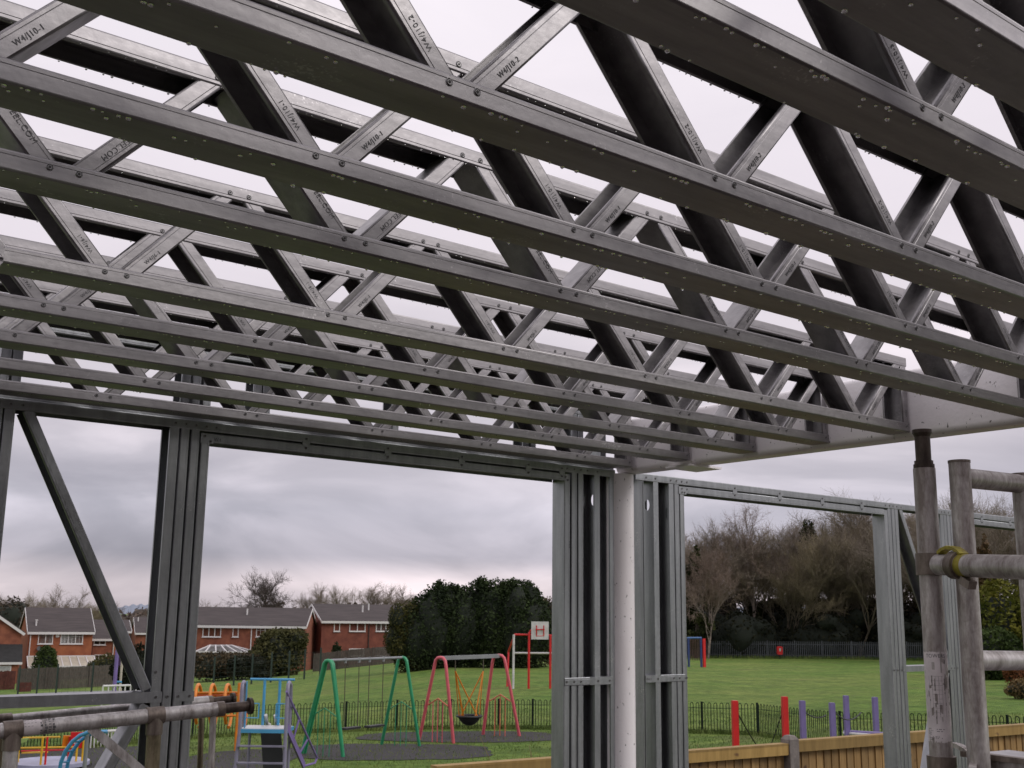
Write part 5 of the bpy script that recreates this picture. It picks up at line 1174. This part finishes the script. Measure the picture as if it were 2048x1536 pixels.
# roundabout with panels
rc = gpt(98, 1534); ra = thing('roundabout', 'lilac disc roundabout with yellow rails, orange and red panels', 'roundabout', rc)
MB().tube([rc + (0, 0, .05), rc + (0, 0, .14)], .90, 40).build('platform', paint('lilac_deck', (0.30, 0.31, 0.42), .5), ra, True)
Dr = rc @ R2
def RP(px, py, dD=0.0): return at(px, py, Dr + dD)
zdk = rc[2] + .14
for px, m, py, dD in ((40, YEL, 1476, -.2), (86, YEL, 1474, -.55), (95, RED, 1474, -.5), (140, RED, 1473, .1), (156, YEL, 1474, .1), (168, YEL, 1473, .2)):
    p = RP(px, py, dD); MB().tube([(p[0], p[1], zdk), p], .025, 8).build('post', m, ra, True)
for a, b, m in (((40, 1476, -.2), (120, 1474, -.4), YEL), ((40, 1496, -.2), (150, 1494, 0), YEL), ((42, 1502, -.2), (150, 1499, 0), RED), ((44, 1506, -.2), (95, 1504, -.5), YEL)): MB().tube([RP(*a), RP(*b)], .022, 8).build('rail', m, ra, True)
for (x0, x1, y0_, y1_, m) in ((124, 143, 1471, 1496, ORNG), (142, 169, 1464, 1496, RED)):
    q = [RP(x0, y1_, .0), RP(x1, y1_, .2), RP(x1, y0_, .2), RP(x0 + (3 if m is ORNG else 0), y0_, .0)]; n_ = np.cross(q[1] - q[0], q[3] - q[0]); n_ /= np.linalg.norm(n_)
    MB().add([p - n_ * .012 for p in q] + [p + n_ * .012 for p in q], [(0, 1, 2, 3), (7, 6, 5, 4), (0, 4, 5, 1), (1, 5, 6, 2), (2, 6, 7, 3), (3, 7, 4, 0)]).build('panel', m, ra)
q = [RP(149, 1488, -.03), RP(153, 1474, -.03), RP(158, 1486, -.03)]; MB().tube(q, .02, 5).build('white_marking', WHT, ra)
q = [RP(42, 1478, -.3), RP(58, 1476, -.3), RP(52, 1484, -.3), RP(42, 1486, -.3)]; MB().add(q + [p + R2 * .02 for p in q], [(0, 1, 2, 3), (4, 7, 6, 5), (0, 4, 5, 1), (1, 5, 6, 2), (2, 6, 7, 3), (3, 7, 4, 0)]).build('lime_panel', paint('lime_paint', (.35, .5, .15)), ra)

# blue arched ladder
bl_ = thing('arched_ladder', 'curved blue climbing ladder arching over beside the roundabout', 'climbing frame', gat(125, 23))
def arcp(dx, D): return [at(x + dx, y, D) for x, y in ((118, 1548), (122, 1524), (131, 1502), (145, 1483), (160, 1471), (178, 1464), (200, 1463))]
a1, a2 = arcp(0, 23), arcp(14, 23.7)
MB().tube(a1, .04, 10).build('side_rail', BLUE, bl_, True); MB().tube(a2, .04, 10).build('side_rail', BLUE, bl_, True)
for k in range(7): MB().tube([a1[k], a2[k]], .022, 6).build('rung', BLUE, bl_, True)
gp = thing('grey_post', 'slim grey steel post standing behind the flat scaffold brace', 'post', gat(194, 24)); p = gat(194, 24); MB().tube([p, (p[0], p[1], at(194, 1455, 24)[2])], .045, 10).build('tube', GREY, gp, True); MB().tube([(p[0], p[1], at(194, 1455, 24)[2]), (p[0], p[1], at(194, 1454, 24)[2] + .03)], .05, 10).build('cap', GREY, gp, True)
wr = thing('white_barrier', 'white pedestrian barrier seen under the scaffold tube at the left', 'barrier', gat(215, 33))
a = at(176, 1465, 31); b = at(262, 1459, 33)
MB().tube([a, b], .04, 8).build('top_rail', WHT, wr, True); MB().tube([a - (0, 0, .62), b - (0, 0, .62)], .03, 8).build('bottom_rail', WHT, wr, True)
for k in range(14): q = a + (b - a) * k / 13; MB().tube([q, q - (0, 0, .62 if k not in (0, 13) else 1.0)], .022, 6).build('baluster', WHT, wr, True)
wb2 = thing('white_ladder_rail', 'white ladder like rail of the far play tower above the steel noggin', 'climbing frame', gat(245, 50))
a, b = at(206, 1372, 50), at(283, 1370, 51.5)
MB().tube([a, b], .045, 8).build('rail', WHT, wb2, True); MB().tube([a - (0, 0, .55), b - (0, 0, .55)], .045, 8).build('rail', WHT, wb2, True)
for k in range(8): q = a + (b - a) * k / 7; MB().tube([q, q - (0, 0, .55 if k % 7 else 2.0)], .035, 6).build('rung', WHT, wb2, True)
pm = thing('play_mast', 'tall purple mast with cross arms above the white ladder rail', 'climbing frame', gat(243, 52))
p = gat(240, 52); MB().tube([p, (p[0], p[1], at(240, 1292, 52)[2])], .09, 10).build('mast', PURP, pm, True)
for py, l0, l1, m in ((1305, 233, 252, PURP), (1312, 232, 243, PURP), (1364, 232, 243, BLUE)): MB().tube([at(l0, py, 52), at(l1, py, 52)], .05, 8).build('cross_arm', m, pm, True)
MB().box(at(236.5, 1318, 52.2), (.20, .06, .6), (R0, R2, R1)).build('panel', paint('dark_purple_paint', (.07, .03, .11)), pm)
lp = thing('lamp_post', 'cream lamp post with a curved top beside the purple mast', 'lamp post', gat(252, 56)); p = gat(251, 56)
MB().tube([p, (p[0], p[1], at(251, 1318, 56)[2]), at(252.5, 1310, 56), at(251, 1305, 56), at(247, 1303, 56)], .06, 8).build('column', paint('cream_paint', (.42, .38, .31)), lp, True); MB().tube([p, p + (0, 0, 1.1)], .10, 8).build('base_box', paint('cream_paint', (.42, .38, .31)), lp, True); MB().bar(at(250, 1303, 56), at(244, 1304, 56), .10, .07).build('lantern', GREY, lp)

# multi goal with basketball board
mg = thing('sports_goal', 'red and white ball court goal with a white basketball board on top', 'goal', gat(1060, 56)); GD = 56
def G(px, py, dD=0.0): return at(px, py, GD + dD)
def leg(px, pyt, m, dD=0, r=.055, nm='post'): p = gat(px, GD + dD); MB().tube([p, (p[0], p[1], G(px, pyt, dD)[2])], r, 10).build(nm, m, mg, True)
leg(1028, 1269, WHT); leg(1058.5, 1264, RED); leg(1101, 1270, RED); leg(1150, 1271, WHT)
MB().tube([G(1031, 1269), G(1101, 1271), G(1155, 1272)], .05, 10).build('crossbar', RED, mg, True); MB().tube([G(1028, 1306), G(1150, 1307)], .05, 10).build('middle_bar', WHT, mg, True)
MB().tube([gat(1016, GD + 1.5), G(1017, 1303, 1.5), G(1030, 1269)], .05, 10).build('rear_stay', RED, mg, True)
MB().tube([G(1059, 1268), G(1061, 1261), G(1067, 1258), G(1085, 1258)], .045, 8).build('board_arm', RED, mg, True)
MB().box(G(1080, 1261, -.1), (.86, .05, .86), (R0 * (1, 1, 0) / np.linalg.norm(R0[:2]), R2 * (1, 1, 0) / np.linalg.norm(R2[:2]), (0, 0, 1))).build('backboard', WHT, mg)
for x0, x1, y0_, y1_ in ((1073, 1073, 1251, 1277), (1087.5, 1087.5, 1251, 1275), (1071, 1089, 1259, 1259), (1072, 1088, 1272, 1272), (1072, 1096, 1277, 1277)): MB().tube([G(x0, y0_, -.16), G(x1, y1_, -.16)], .028, 6).build('hoop_bracket', RED, mg, True)
# far goal unit
fg = thing('sports_goal', 'small far blue goal with a red side panel in front of the palisade', 'goal', gat(1392, 90)); 
def FG(px, py): return at(px, py, 90)
for px, m, r in ((1376, DBL, .09), (1401, DBL, .09)): p = gat(px, 90); MB().tube([p, (p[0], p[1], FG(px, 1276)[2])], r, 8).build('post', m, fg, True)
p = gat(1407, 90); MB().box((p[0], p[1], (p[2] + FG(1407, 1277)[2]) / 2), (.26, .10, FG(1407, 1277)[2] - p[2])).build('side_post', RED, fg)
MB().tube([FG(1374, 1276), FG(1403, 1276)], .08, 8).build('crossbar', paint('blue_paint', (.05, .13, .30)), fg, True)
MBN = paint('brown_mesh', (.09, .045, .035))
for k in range(7): p = gat(1380 + k * 3.4, 90.2); MB().tube([p + (0, 0, .5), (p[0], p[1], FG(1380, 1278)[2])], .035, 5).build('infill_bar', MBN, fg)

# red bin
rbn = thing('litter_bin', 'bright red litter bin on a post in front of the palisade fence', 'litter bin', gat(1557, 117)); p = gat(1557, 117)
zc = at(1557, 1300.5, 117)[2]; vs = rrect(.56, .82, .12); MB().prism(vs, (p[0], p[1], zc), R0 * (1, 1, 0) / np.linalg.norm(R0[:2]), (0, 0, 1), R2 * (1, 1, 0) / np.linalg.norm(R2[:2]), -.2, .2).build('body', RED, rbn, True)
MB().tube([p, (p[0], p[1], zc)], .05, 8).build('post', BLK, rbn, True); MB().box(np.array([p[0], p[1], zc + .05]) - R2 * (1, 1, 0) * .22, (.16, .02, .34), (R0, R2, R1)).build('white_symbol', WHT, rbn)

# balance posts
def bpost(px, pyt, D, label, m, w_=.11, group=None):
    p = gat(px, D); top = at(px, pyt, D)[2]; o = thing('play_post', label, 'post', p, group); a_ = atan2(R0[1], R0[0]) + .15
    MB().box((p[0], p[1], (p[2] + top) / 2), (w_, w_, top - p[2]), ((cos(a_), sin(a_), 0), (-sin(a_), cos(a_), 0), (0, 0, 1))).build('shaft', m, o)
    MB().box((p[0], p[1], top + .006), (w_ * .92, w_ * .92, .012), ((cos(a_), sin(a_), 0), (-sin(a_), cos(a_), 0), (0, 0, 1))).build('top', m, o); return np.array([p[0], p[1], top])
r1_ = bpost(1465, 1400, 21.5, 'left bright red square post behind the timber fence', RED, .105, 'red play posts'); r2_ = bpost(1563.5, 1392, 22.5, 'right bright red square post beside the concrete fence post', RED, .105, 'red play posts')
v1 = bpost(1598, 1400, 23, 'leftmost violet square post, just right of the concrete fence post', PVI, .10, 'violet play posts'); v2 = bpost(1656.5, 1404, 23.5, 'shorter violet square post, second from the left', PVI, .10, 'violet play posts')
v3 = bpost(1684.5, 1390, 25.5, 'tallest violet post, third from the left, with a low bar running right', PVI, .10, 'violet play posts'); v4 = bpost(1741.5, 1393, 26, 'rightmost violet square post, next to the steel stud group', PVI, .105, 'violet play posts')
def ropething(label, a, b, sag, r=.014):
    o = thing('chain_rope', label, 'rope', a); chain(a, b, r, BLK, o, sag, 14, 'strand'); MB().tube([a + (0, 0, .03), a - (0, 0, .05)], .03, 6).build('eye', BLK, o, True)
ropething('dark rope sloping down from the left red post', r1_ - (0, 0, .12), at(1520, 1500, 23.5), .03)
ropething('thin dark rope sloping down to the left from the right red post', r2_ - (0, 0, .15), at(1538, 1500, 23), .02, .010)
ropething('dark chain sagging between the first two violet posts', v1 - (0, 0, .16), at(1652, 1430, 23.5), .10)
ropething('dark chain sagging right from the shorter violet post', v2 - (0, 0, .12), at(1722, 1425, 25.5), .18)
vb = thing('balance_beam', 'violet horizontal bar with white ends low between the two right violet posts', 'balance beam', gat(1720, 25)); MB().tube([at(1690, 1464, 25.3), at(1770, 1469, 24.0)], .05, 10).build('bar', PVI, vb, True); MB().tube([at(1688, 1466, 25.2), at(1760, 1472, 23.9)], .03, 8).build('lower_bar', WHT, vb, True)

# ------------------------------------------------------------------ palisade fence
MPAL = mat('palisade_steel', (0.07, 0.078, 0.087), 0.6, 0.2, 0.3, 0.8)
pal = thing('palisade_fence', 'grey steel palisade fence along the far edge of the field', 'fence', gat(1500, 119)); pp = [gat(x, D) for x, D in ((1280, 121), (1480, 119), (1700, 117), (1900, 112), (2140, 104))]
for i in range(len(pp) - 1):
    a, b = pp[i], pp[i + 1]; d = (b - a) * (1, 1, 0); l = np.linalg.norm(d); d /= l; n = int(l / 0.19); mb = MB(); rg = random.Random(i)
    for k in range(n):
        c = a + (b - a) * (k + .5) / n; zb3 = gz(c[0], c[1]); h_ = 1.78; nn = np.array([-d[1], d[0], 0]); w_ = .038
        vs = [c[:2] + d[:2] * s for s in (-w_, w_)]; j = rg.uniform(-.01, .01)
        mb.add([(*vs[0], zb3), (*vs[1], zb3), (*vs[1], zb3 + h_ - .09), (*c[:2], zb3 + h_ + j), (*vs[0], zb3 + h_ - .09), (*(vs[0] + nn[:2] * .025), zb3), (*(vs[1] + nn[:2] * .025), zb3), (*(vs[1] + nn[:2] * .025), zb3 + h_ - .09), (*(c[:2] + nn[:2] * .025), zb3 + h_ + j), (*(vs[0] + nn[:2] * .025), zb3 + h_ - .09)], [(0, 1, 2, 3, 4), (9, 8, 7, 6, 5), (0, 5, 6, 1), (1, 6, 7, 2), (2, 7, 8, 3), (3, 8, 9, 4), (4, 9, 5, 0)])
    mb.build('pales', MPAL, pal)
    for zr in (.35, 1.45): mb = MB(); mb.bar(a + (0, 0, zr) + np.array([-d[1], d[0], 0]) * .05, b + (0, 0, zr) + np.array([-d[1], d[0], 0]) * .05, .04, .06); mb.build('rail', MPAL, pal)
    for k in range(int(l / 2.75)): c = a + d * k * 2.75; MB().box((c[0] - d[1] * .1, c[1] + d[0] * .1, gz(c[0], c[1]) + .9), (.1, .1, 1.85), (d, (-d[1], d[0], 0), (0, 0, 1))).build('post', MPAL, pal)

# ------------------------------------------------------------------ hedges and shrubs
hd = thing('conifer_hedge', 'tall dark clipped conifer hedge with ragged tops right of the brick houses', 'hedge', gat(935, 80)); bl = []; sp = []; rg = random.Random(4)
hdo = np.array(hd.location)
def hb(px, pyt, D, w_, dpx=0):
    g = gat(px, D) - hdo; top = at(px, pyt, D)[2] - hdo[2]; h_ = top - g[2]; bl.append(((g[0], g[1], g[2] + h_ * .5), (w_, w_ * 1.1, h_ * .52)))
    for _ in range(3):
        a = rg.uniform(0, 6.28); bl.append(((g[0] + cos(a) * w_ * .6, g[1] + sin(a) * w_ * .6, g[2] + h_ * rg.uniform(.35, .8)), (w_ * .5, w_ * .5, h_ * .25)))
for px, pyt in ((828, 1220), (848, 1196), (868, 1180), (886, 1172), (905, 1178), (925, 1182), (945, 1176), (965, 1165), (985, 1168), (1005, 1172), (1025, 1168), (1044, 1170), (1056, 1184)): hb(px, pyt, 80 + rg.uniform(-.6, .6), 1.5)
V = []; 
blobcore(bl, FCOR, 'dark_hedge_core', hd, .90, 3)  # dark filler blobs added inside the hedge, behind its leaves
spk = []
for px, pyt in ((878, 1163), (908, 1172), (959, 1158), (970, 1162), (1026, 1160), (1044, 1172), (856, 1188), (1005, 1166)): g = at(px, pyt + 12, 79.8) - hdo; top = at(px, pyt, 79.8) - hdo; spk.append(((g[0], g[1], g[2]), (.28, .28, (top[2] - g[2]) * 1.3)))
Va, Fa = leafcloud(bl, 52000, .105, 21, shell=.86); Vb, Fb = leafcloud(spk, 2200, .12, 22, shell=.1); Vg, Fg = Va, Fa
npmesh('foliage', np.concatenate([Va, Vb]), np.concatenate([Fa, Fb + len(Va)]), FCON, hd)
bush('golden_conifer', 'golden green conifer bush at the left end of the dark hedge', 'shrub', 822, 79.3, 3.2, 4.9, FGOLD, 9000, .07, 31, dep=2)
bush('beech_hedge', 'brown leafed hedge section right of the dark conifers', 'hedge', 1082, 82, 2.4, 4.9, FBRN, 4000, .10, 32)
bush('round_laurel', 'round dark green evergreen bush in front of the cream conservatory', 'shrub', 99, 105, 2.5, 2.6 + 1.0, FLAU, 5000, .10, 33)
bush('olive_bush', 'large olive green bush between the two brick houses', 'shrub', 562, 104, 5.4, 4.3, FOLV, 7500, .14, 34)
bush('dark_hedge', 'dark hedge in front of the white hipped conservatory', 'hedge', 445, 101, 6.4, 2.6, FBRN, 8000, .12, 35, dep=2.4, lump=14)
bush('dark_hedge', 'low dark hedge end beside the olive bush', 'hedge', 510, 98, 4.4, 1.9, FUNG, 4500, .11, 36, dep=2.0, lump=10)
bush('small_conifer', 'small dark upright conifer in front of the gabled house', 'shrub', 675, 114, 1.0, 2.6, FCON, 1800, .10, 37)
bush('tangled_shrub', 'tangled brown shrub behind the brown fence near the purple mast', 'shrub', 222, 105, 3.2, 2.7, FOLV, 4000, .10, 38)
bush('dark_shrub', 'dark evergreen mass behind the lamp post', 'shrub', 283, 80, 3.4, 3.4, FUNG, 5000, .12, 39, dep=2)
bush('green_shrub', 'yellow green leafy bush at the right, seen between the scaffold uprights', 'shrub', 2000, 74, 4.6, 6.3, FYEL, 9000, .14, 40)
bush('green_shrub', 'dark green bush low behind the right scaffold upright', 'shrub', 1988, 70, 3.4, 3.2, FLAU, 6000, .12, 41)
bush('copper_bush', 'rounded copper red bush at the right above the pale scaffold rung', 'shrub', 2024, 62, 1.45, 1.7, FRED, 3800, .06, 42)
bush('dry_shrub', 'pale brown dry shrub below the pale scaffold rung at the right', 'shrub', 2040, 50, 1.6, 0.9, foliage('dry_leaf', (.12, .085, .04), (.20, .14, .06)), 2200, .05, 43)

# ------------------------------------------------------------------ bare trees
tree_kind('oak', BRKD, TWGK, h=12, spread=.80, seed=41, levels=6, r0=.22, fork=.42, up=.24, twig=.45, tw_r=.010)
tree_kind('ash', BARK, TWG, h=11, spread=.70, seed=8, levels=5, r0=.13, fork=.3, up=.35, twig=1.1, tw_r=.008)
tree_kind('birch', BIRCH, TWGR, h=16, spread=.48, seed=12, levels=5, r0=.12, fork=.22, up=.50, twig=1.3, tw_r=.009, droop=.2)
tree_kind('multi', BARK, TWG, h=14, spread=.50, seed=15, levels=5, r0=.11, fork=.2, up=.45, twig=0.8, multi=3, tw_r=.009)
tree_kind('multi_b', BARK, TWGY, h=14, spread=.46, seed=19, levels=5, r0=.10, fork=.15, up=.5, twig=0.9, multi=3, tw_r=.008)
tree_kind('white_birch', BIRCH, TWGR, h=9, spread=.5, seed=25, levels=5, r0=.065, fork=.2, up=.45, twig=.7, multi=2, tw_r=.009, droop=.15)
tree('oak', 'broad bare oak standing dark against the sky behind the long brick house', 531, 185, 15.4, .4, wide=1.0)
tree('ash', 'thinner bare tree right of the oak, behind the gabled house', 632, 190, 13.0, 1.0)
tree('multi', 'low rounded bare tree behind the ridge of the gabled house', 715, 185, 12.2, 2.0, wide=1.3)
tree('ash', 'small faint bare tree behind the right end of the gabled house roof', 795, 200, 12.2, .3)
tree('ash', 'small bare tree behind the roof of the detached house', 118, 180, 13.2, 2.5)
gl_ = 'bare skyline trees behind the houses'
for i, (px, D, h_, k, lb) in enumerate(((-10, 150, 10.6, 'multi', 'dense bare tree cut by the left edge above the gable house'), (18, 155, 11.4, 'multi_b', 'tall dense bare tree just inside the left edge'), (42, 158, 10.4, 'multi', 'bare tree between the left edge trees and the detached house roof'), (165, 185, 9.6, 'multi', 'bare tree above the right end of the detached house roof'), (190, 175, 10.2, 'multi_b', 'bare tree right of the detached house, left of the brace'), (215, 180, 10.0, 'multi', 'bare tree beside the steel brace at left'), (405, 190, 10.6, 'ash', 'bare tree peeping beside the right edge of the left steel post'), (455, 200, 9.6, 'multi_b', 'low bare tree under the left side of the oak'))): tree(k, lb, px, D, h_, i * 1.3, gl_, wide=1.2)
# undergrowth behind houses and in the wood
def mass(name, label, cols, m, n, size, seed, core=FCOR):
    bl = []; rg = random.Random(seed)
    for px, D, h_, w_ in cols:
        g = gat(px, D); bl.append(((g[0], g[1], g[2] + h_ * .42), (w_, w_, h_ * .55)))
        for _ in range(3): a = rg.uniform(0, 6.28); bl.append(((g[0] + cos(a) * w_ * .7, g[1] + sin(a) * w_ * .7, g[2] + h_ * rg.uniform(.3, .85)), (w_ * .45, w_ * .45, h_ * .22)))
    o = thing(name, label, 'undergrowth', (bl[0][0][0], bl[0][0][1], gz(bl[0][0][0], bl[0][0][1]))); o['kind'] = 'stuff'
    ob = blobcore(bl, core, 'core', None, .85, seed); V, F = leafcloud(bl, n, size, seed, shell=.7); ob2 = npmesh('leaves', V, F, m)
    bpy.data.objects.remove(o)
    for q in (ob, ob2): q.select_set(False)
    # join the two into one stuff object
    me = ob.data; bm = bmesh.new(); bm.from_mesh(me); k = len(bm.faces); bm.from_mesh(ob2.data); bm.faces.ensure_lookup_table()
    for f in bm.faces[k:]: f.material_index = 1
    bm.to_mesh(me); bm.free(); me.materials.append(m); bpy.data.objects.remove(ob2); ob.name = name
    return tag(ob, label, 'undergrowth', None, 'stuff')
mass('distant_wood', 'brown far wood filling the skyline behind the brick houses', [(x, 200 + 8 * sin(x), 8.4 + .7 * sin(x * .7), 5.5) for x in range(-700, 1300, 22)], foliage('far_wood', (.075, .058, .045), (.13, .10, .08), .3), 42000, .38, 51, core=mat('far_wood_core', (.06, .048, .038), .9))
mass('left_thicket', 'dark brown thicket behind the gable house at the left edge', [(x, 140, 9.5 - abs(x - 10) * .04, 3.4) for x in range(-60, 56, 14)], foliage('thicket_twigs', (.045, .036, .026), (.085, .068, .05), .5), 9000, .22, 52)
mass('wood_undergrowth', 'dark undergrowth of the wood behind the palisade fence', [(x, 124 + 3 * sin(x * .3), 4.6 + 1.0 * sin(x * .11) + .7 * sin(x * .37), 3.0) for x in range(1290, 2120, 24)], FUNG, 34000, .17, 53)
mass('wood_brambles', 'brown twiggy understorey of the wood above the palisade fence', [(x, 130 + 3 * sin(x * .23), 5.8 + 1.0 * sin(x * .07 + 1) + 1.2 * sin(x * .31), 2.5) for x in range(1290, 2120, 30)], FUND, 30000, .13, 54, core=mat('bramble_core', (.022, .018, .013), .9))
def ivy(px, D, h_, w_, seed, label, m=FIVY, n=7000):
    g = gat(px, D); o = thing('ivy_clad_tree', label, 'tree', g, 'ivy clad trees in the wood'); rg = random.Random(seed)
    MB().tube([(g[0], g[1], g[2]), (g[0] + .2, g[1], g[2] + h_ * .5), (g[0] - .1, g[1], g[2] + h_ * .95)], .22, 8, True, .06).build('trunk', BRKD, o, True)
    bl = []
    for k in range(26):
        z = h_ * (.15 + .80 * (k + rg.random()) / 26); a = rg.uniform(0, 6.28); t = max(.10, min(1, (1 - z / h_) * 1.9 + .05)); rr = w_ * t * .55; q = .30 + .7 * t; bl.append(((cos(a) * rr * rg.uniform(.2, 1), sin(a) * rr, z), (w_ * q * rg.uniform(.18, .32), w_ * q * rg.uniform(.18, .32), h_ * rg.uniform(.05, .10))))
    V, F = leafcloud(bl, n, .15, seed, shell=.25); npmesh('crown', V, F, m, o); return o
ivy(1392, 118, 11.3, 2.9, 61, 'dark ivy clad tree beside the left edge of the right opening', FIVY)
ivy(1490, 128, 9.0, 3.4, 62, 'dark ivy clad tree in the middle left of the wood', FIVY, 6500); ivy(1622, 126, 15.2, 3.2, 63, 'tall ivy clad tree under the right end of the long lintel', FIVY, 13000)
ivy(1688, 127, 14.0, 3.0, 64, 'ivy clad tree left of the right hand steel studs', FIVY, 10000); ivy(1830, 125, 11.5, 3.0, 65, 'ivy clad tree behind the jack leg', FUND, 6500); ivy(1975, 98, 10.6, 3.0, 66, 'brown leafed tree between the scaffold uprights', foliage('brown_oak_leaf', (.07, .045, .025), (.14, .09, .05), .8), 9000)
gw = 'bare trees of the wood behind the palisade fence'
WT_ = [(1415, 116, 12.5, 'white_birch', 'white stemmed birch forked low at the left of the wood', 0.2), (1450, 126, 14.5, 'birch', 'slim bare birch left of the middle of the wood', 1.0), (1478, 130, 15.5, 'multi_b', 'bare reddish tree rising left of the tallest birch', .3), (1508, 124, 17.6, 'birch', 'tallest feathery birch of the wood, reaching the lintel', 2.0), (1536, 128, 16.6, 'multi', 'many stemmed bare tree right of the tallest birch', 1.4), (1565, 124, 15.5, 'multi_b', 'bare tree above the red bin', 2.4), (1596, 130, 16.5, 'birch', 'bare birch left of the tall ivy clad tree', 3.1),
 (1650, 124, 15.3, 'multi', 'pale stemmed bare tree with a leaning limb right of the tall ivy tree', .9), (1675, 132, 17.8, 'multi_b', 'bare tree whose tips show over the lintel near the right studs', 1.9), (1715, 122, 15.0, 'multi', 'bare tree just left of the right steel studs', 2.7), (1765, 128, 19.5, 'multi_b', 'tall bare tree with fan of tips above the steel lintel', 3.3), (1800, 124, 18.8, 'multi', 'tall bare tree immediately left of the jack leg', 4.0), (1845, 126, 17.0, 'birch', 'bare tree behind the jack leg tube', 1.1), (1885, 120, 17.6, 'multi_b', 'bare tree between the jack leg and the tower upright', 2.2), (1935, 110, 15.5, 'multi', 'bare tree right behind the tower upright', 5.0), (1975, 108, 16.2, 'birch', 'bare tree in the gap between the tower uprights', .7), (2020, 104, 16.8, 'multi', 'bare reddish tree by the right edge', 1.6), (2075, 104, 15.8, 'multi_b', 'bare tree on the right edge', 2.9), (1350, 124, 14.5, 'multi', 'bare tree hidden behind the white column', 3.6)]
for px, D, h_, k, lb, rt in WT_: tree(k, lb, px, D, h_, rt, gw, wide=1.15 if k != 'white_birch' else 1.0)
# saplings near the building
def sapling(px, D, h_, seed, label, lean=0.05, n=6, m=None):
    g = gat(px, D); o = thing('sapling', label, 'sapling', g); rg = np.random.default_rng(seed)
    for k in range(n):
        p = g + np.array([rg.normal() * .06, rg.normal() * .06, 0]); d = np.array([rg.normal() * .10 + lean, rg.normal() * .1, 1.0]); pts = [p]
        for j in range(6): d = d + rg.normal(size=3) * .10; d[2] = abs(d[2]); d /= np.linalg.norm(d); pts.append(pts[-1] + d * h_ * rg.uniform(.7, 1.05) / 6)
        c = MB().tube(pts, .007, 5, False, .002)
        for j in range(2, 6):
            if rg.random() < .7: e = d + rg.normal(size=3) * .5; e /= np.linalg.norm(e); c.tube([pts[j], pts[j] + e * .12, pts[j] + e * .2 + (0, 0, .05)], .003, 4, False)
        c.build('stem', m or mat('sapling_stem', (.16, .11, .05), .8), o)
MSAP = mat('sapling_stem', (.17, .125, .06), .8)
sapling(1092, 9.2, 2.35, 71, 'thin leafless sapling just left of the left steel studs', .02, 7, MSAP)
sapling(1415, 9.5, 2.0, 72, 'thin dry weeds rising behind the timber fence left of the red posts', .12, 6, mat('dry_stem', (.12, .075, .04), .8))
sapling(1385, 9.6, 2.3, 73, 'single thin twig beside the right edge of the middle steel studs', .02, 2, MSAP)

# ------------------------------------------------------------------ distant hills
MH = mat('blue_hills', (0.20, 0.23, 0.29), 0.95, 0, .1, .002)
def hill(px0, px1, top, D, name='hills'):
    vs = []; n = 40
    for k in range(n + 1):
        px = px0 + (px1 - px0) * k / n; f = sin(pi * k / n) ** .8 * (1 + .12 * sin(k * 1.3)); y = 1224 - (1224 - top) * f
        a = at(px, y, D); b = at(px, 1226, D * .92); c = at(px, 1226, D * 1.1); b[2] = -30; c[2] = -30; vs += [b, a, c]
    fs = [(3 * k + j, 3 * k + 3 + j, 3 * k + 4 + j, 3 * k + 1 + j) for k in range(n) for j in (0, 1)]
    tag(MB().add(vs, fs).build(name, MH, None, True), kind='structure')
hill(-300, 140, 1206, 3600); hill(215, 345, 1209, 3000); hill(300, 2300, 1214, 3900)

# ------------------------------------------------------------------ grass tufts
rg = np.random.default_rng(77); V = []
def tuft(n, fn, hmin, hmax):
    out = []
    for _ in range(n):
        x, y = fn(); z = gz(x, y); h_ = rg.uniform(hmin, hmax); a = rg.uniform(0, 2 * pi); w_ = rg.uniform(.006, .014) * (h_ / .06) ** .5; lx, ly = rg.normal(size=2) * h_ * .35
        out += [(x - cos(a) * w_, y - sin(a) * w_, z - .01), (x + cos(a) * w_, y + sin(a) * w_, z - .01), (x + lx, y + ly, z + h_)]
    return out
def inplay():
    a = rg.uniform(azof(-40), azof(2080)); r = (rg.uniform(16 ** 1.3, 46 ** 1.3)) ** (1 / 1.3); return sin(a) * r, cos(a) * r
pathp = [np.array(p) for p in path]
def alongfence():
    i = rg.integers(0, len(pathp) - 1); f = rg.random(); p = pathp[i] * (1 - f) + pathp[i + 1] * f; q = rg.normal(size=2) * .12; return p[0] + q[0], p[1] + q[1]
V += tuft(60000, inplay, .03, .09); V += tuft(12000, alongfence, .06, .20)
def farfence():
    i = rg.integers(0, len(pp) - 1); f = rg.random(); p = pp[i] * (1 - f) + pp[i + 1] * f; q = rg.normal(size=2) * .5; return p[0] + q[0], p[1] + q[1] - .5
V += tuft(5000, farfence, .12, .45)
MTU = mat('grass_blades', (0.07, 0.13, 0.025), 0.9, 0, .2, .7, col2=(0.17, 0.21, 0.06), spec=.2)
tag(npmesh('grass_tufts', np.array(V), np.arange(len(V)).reshape(-1, 3), MTU), 'rough grass blades round the playground and along the fences', 'grass', kind='stuff')
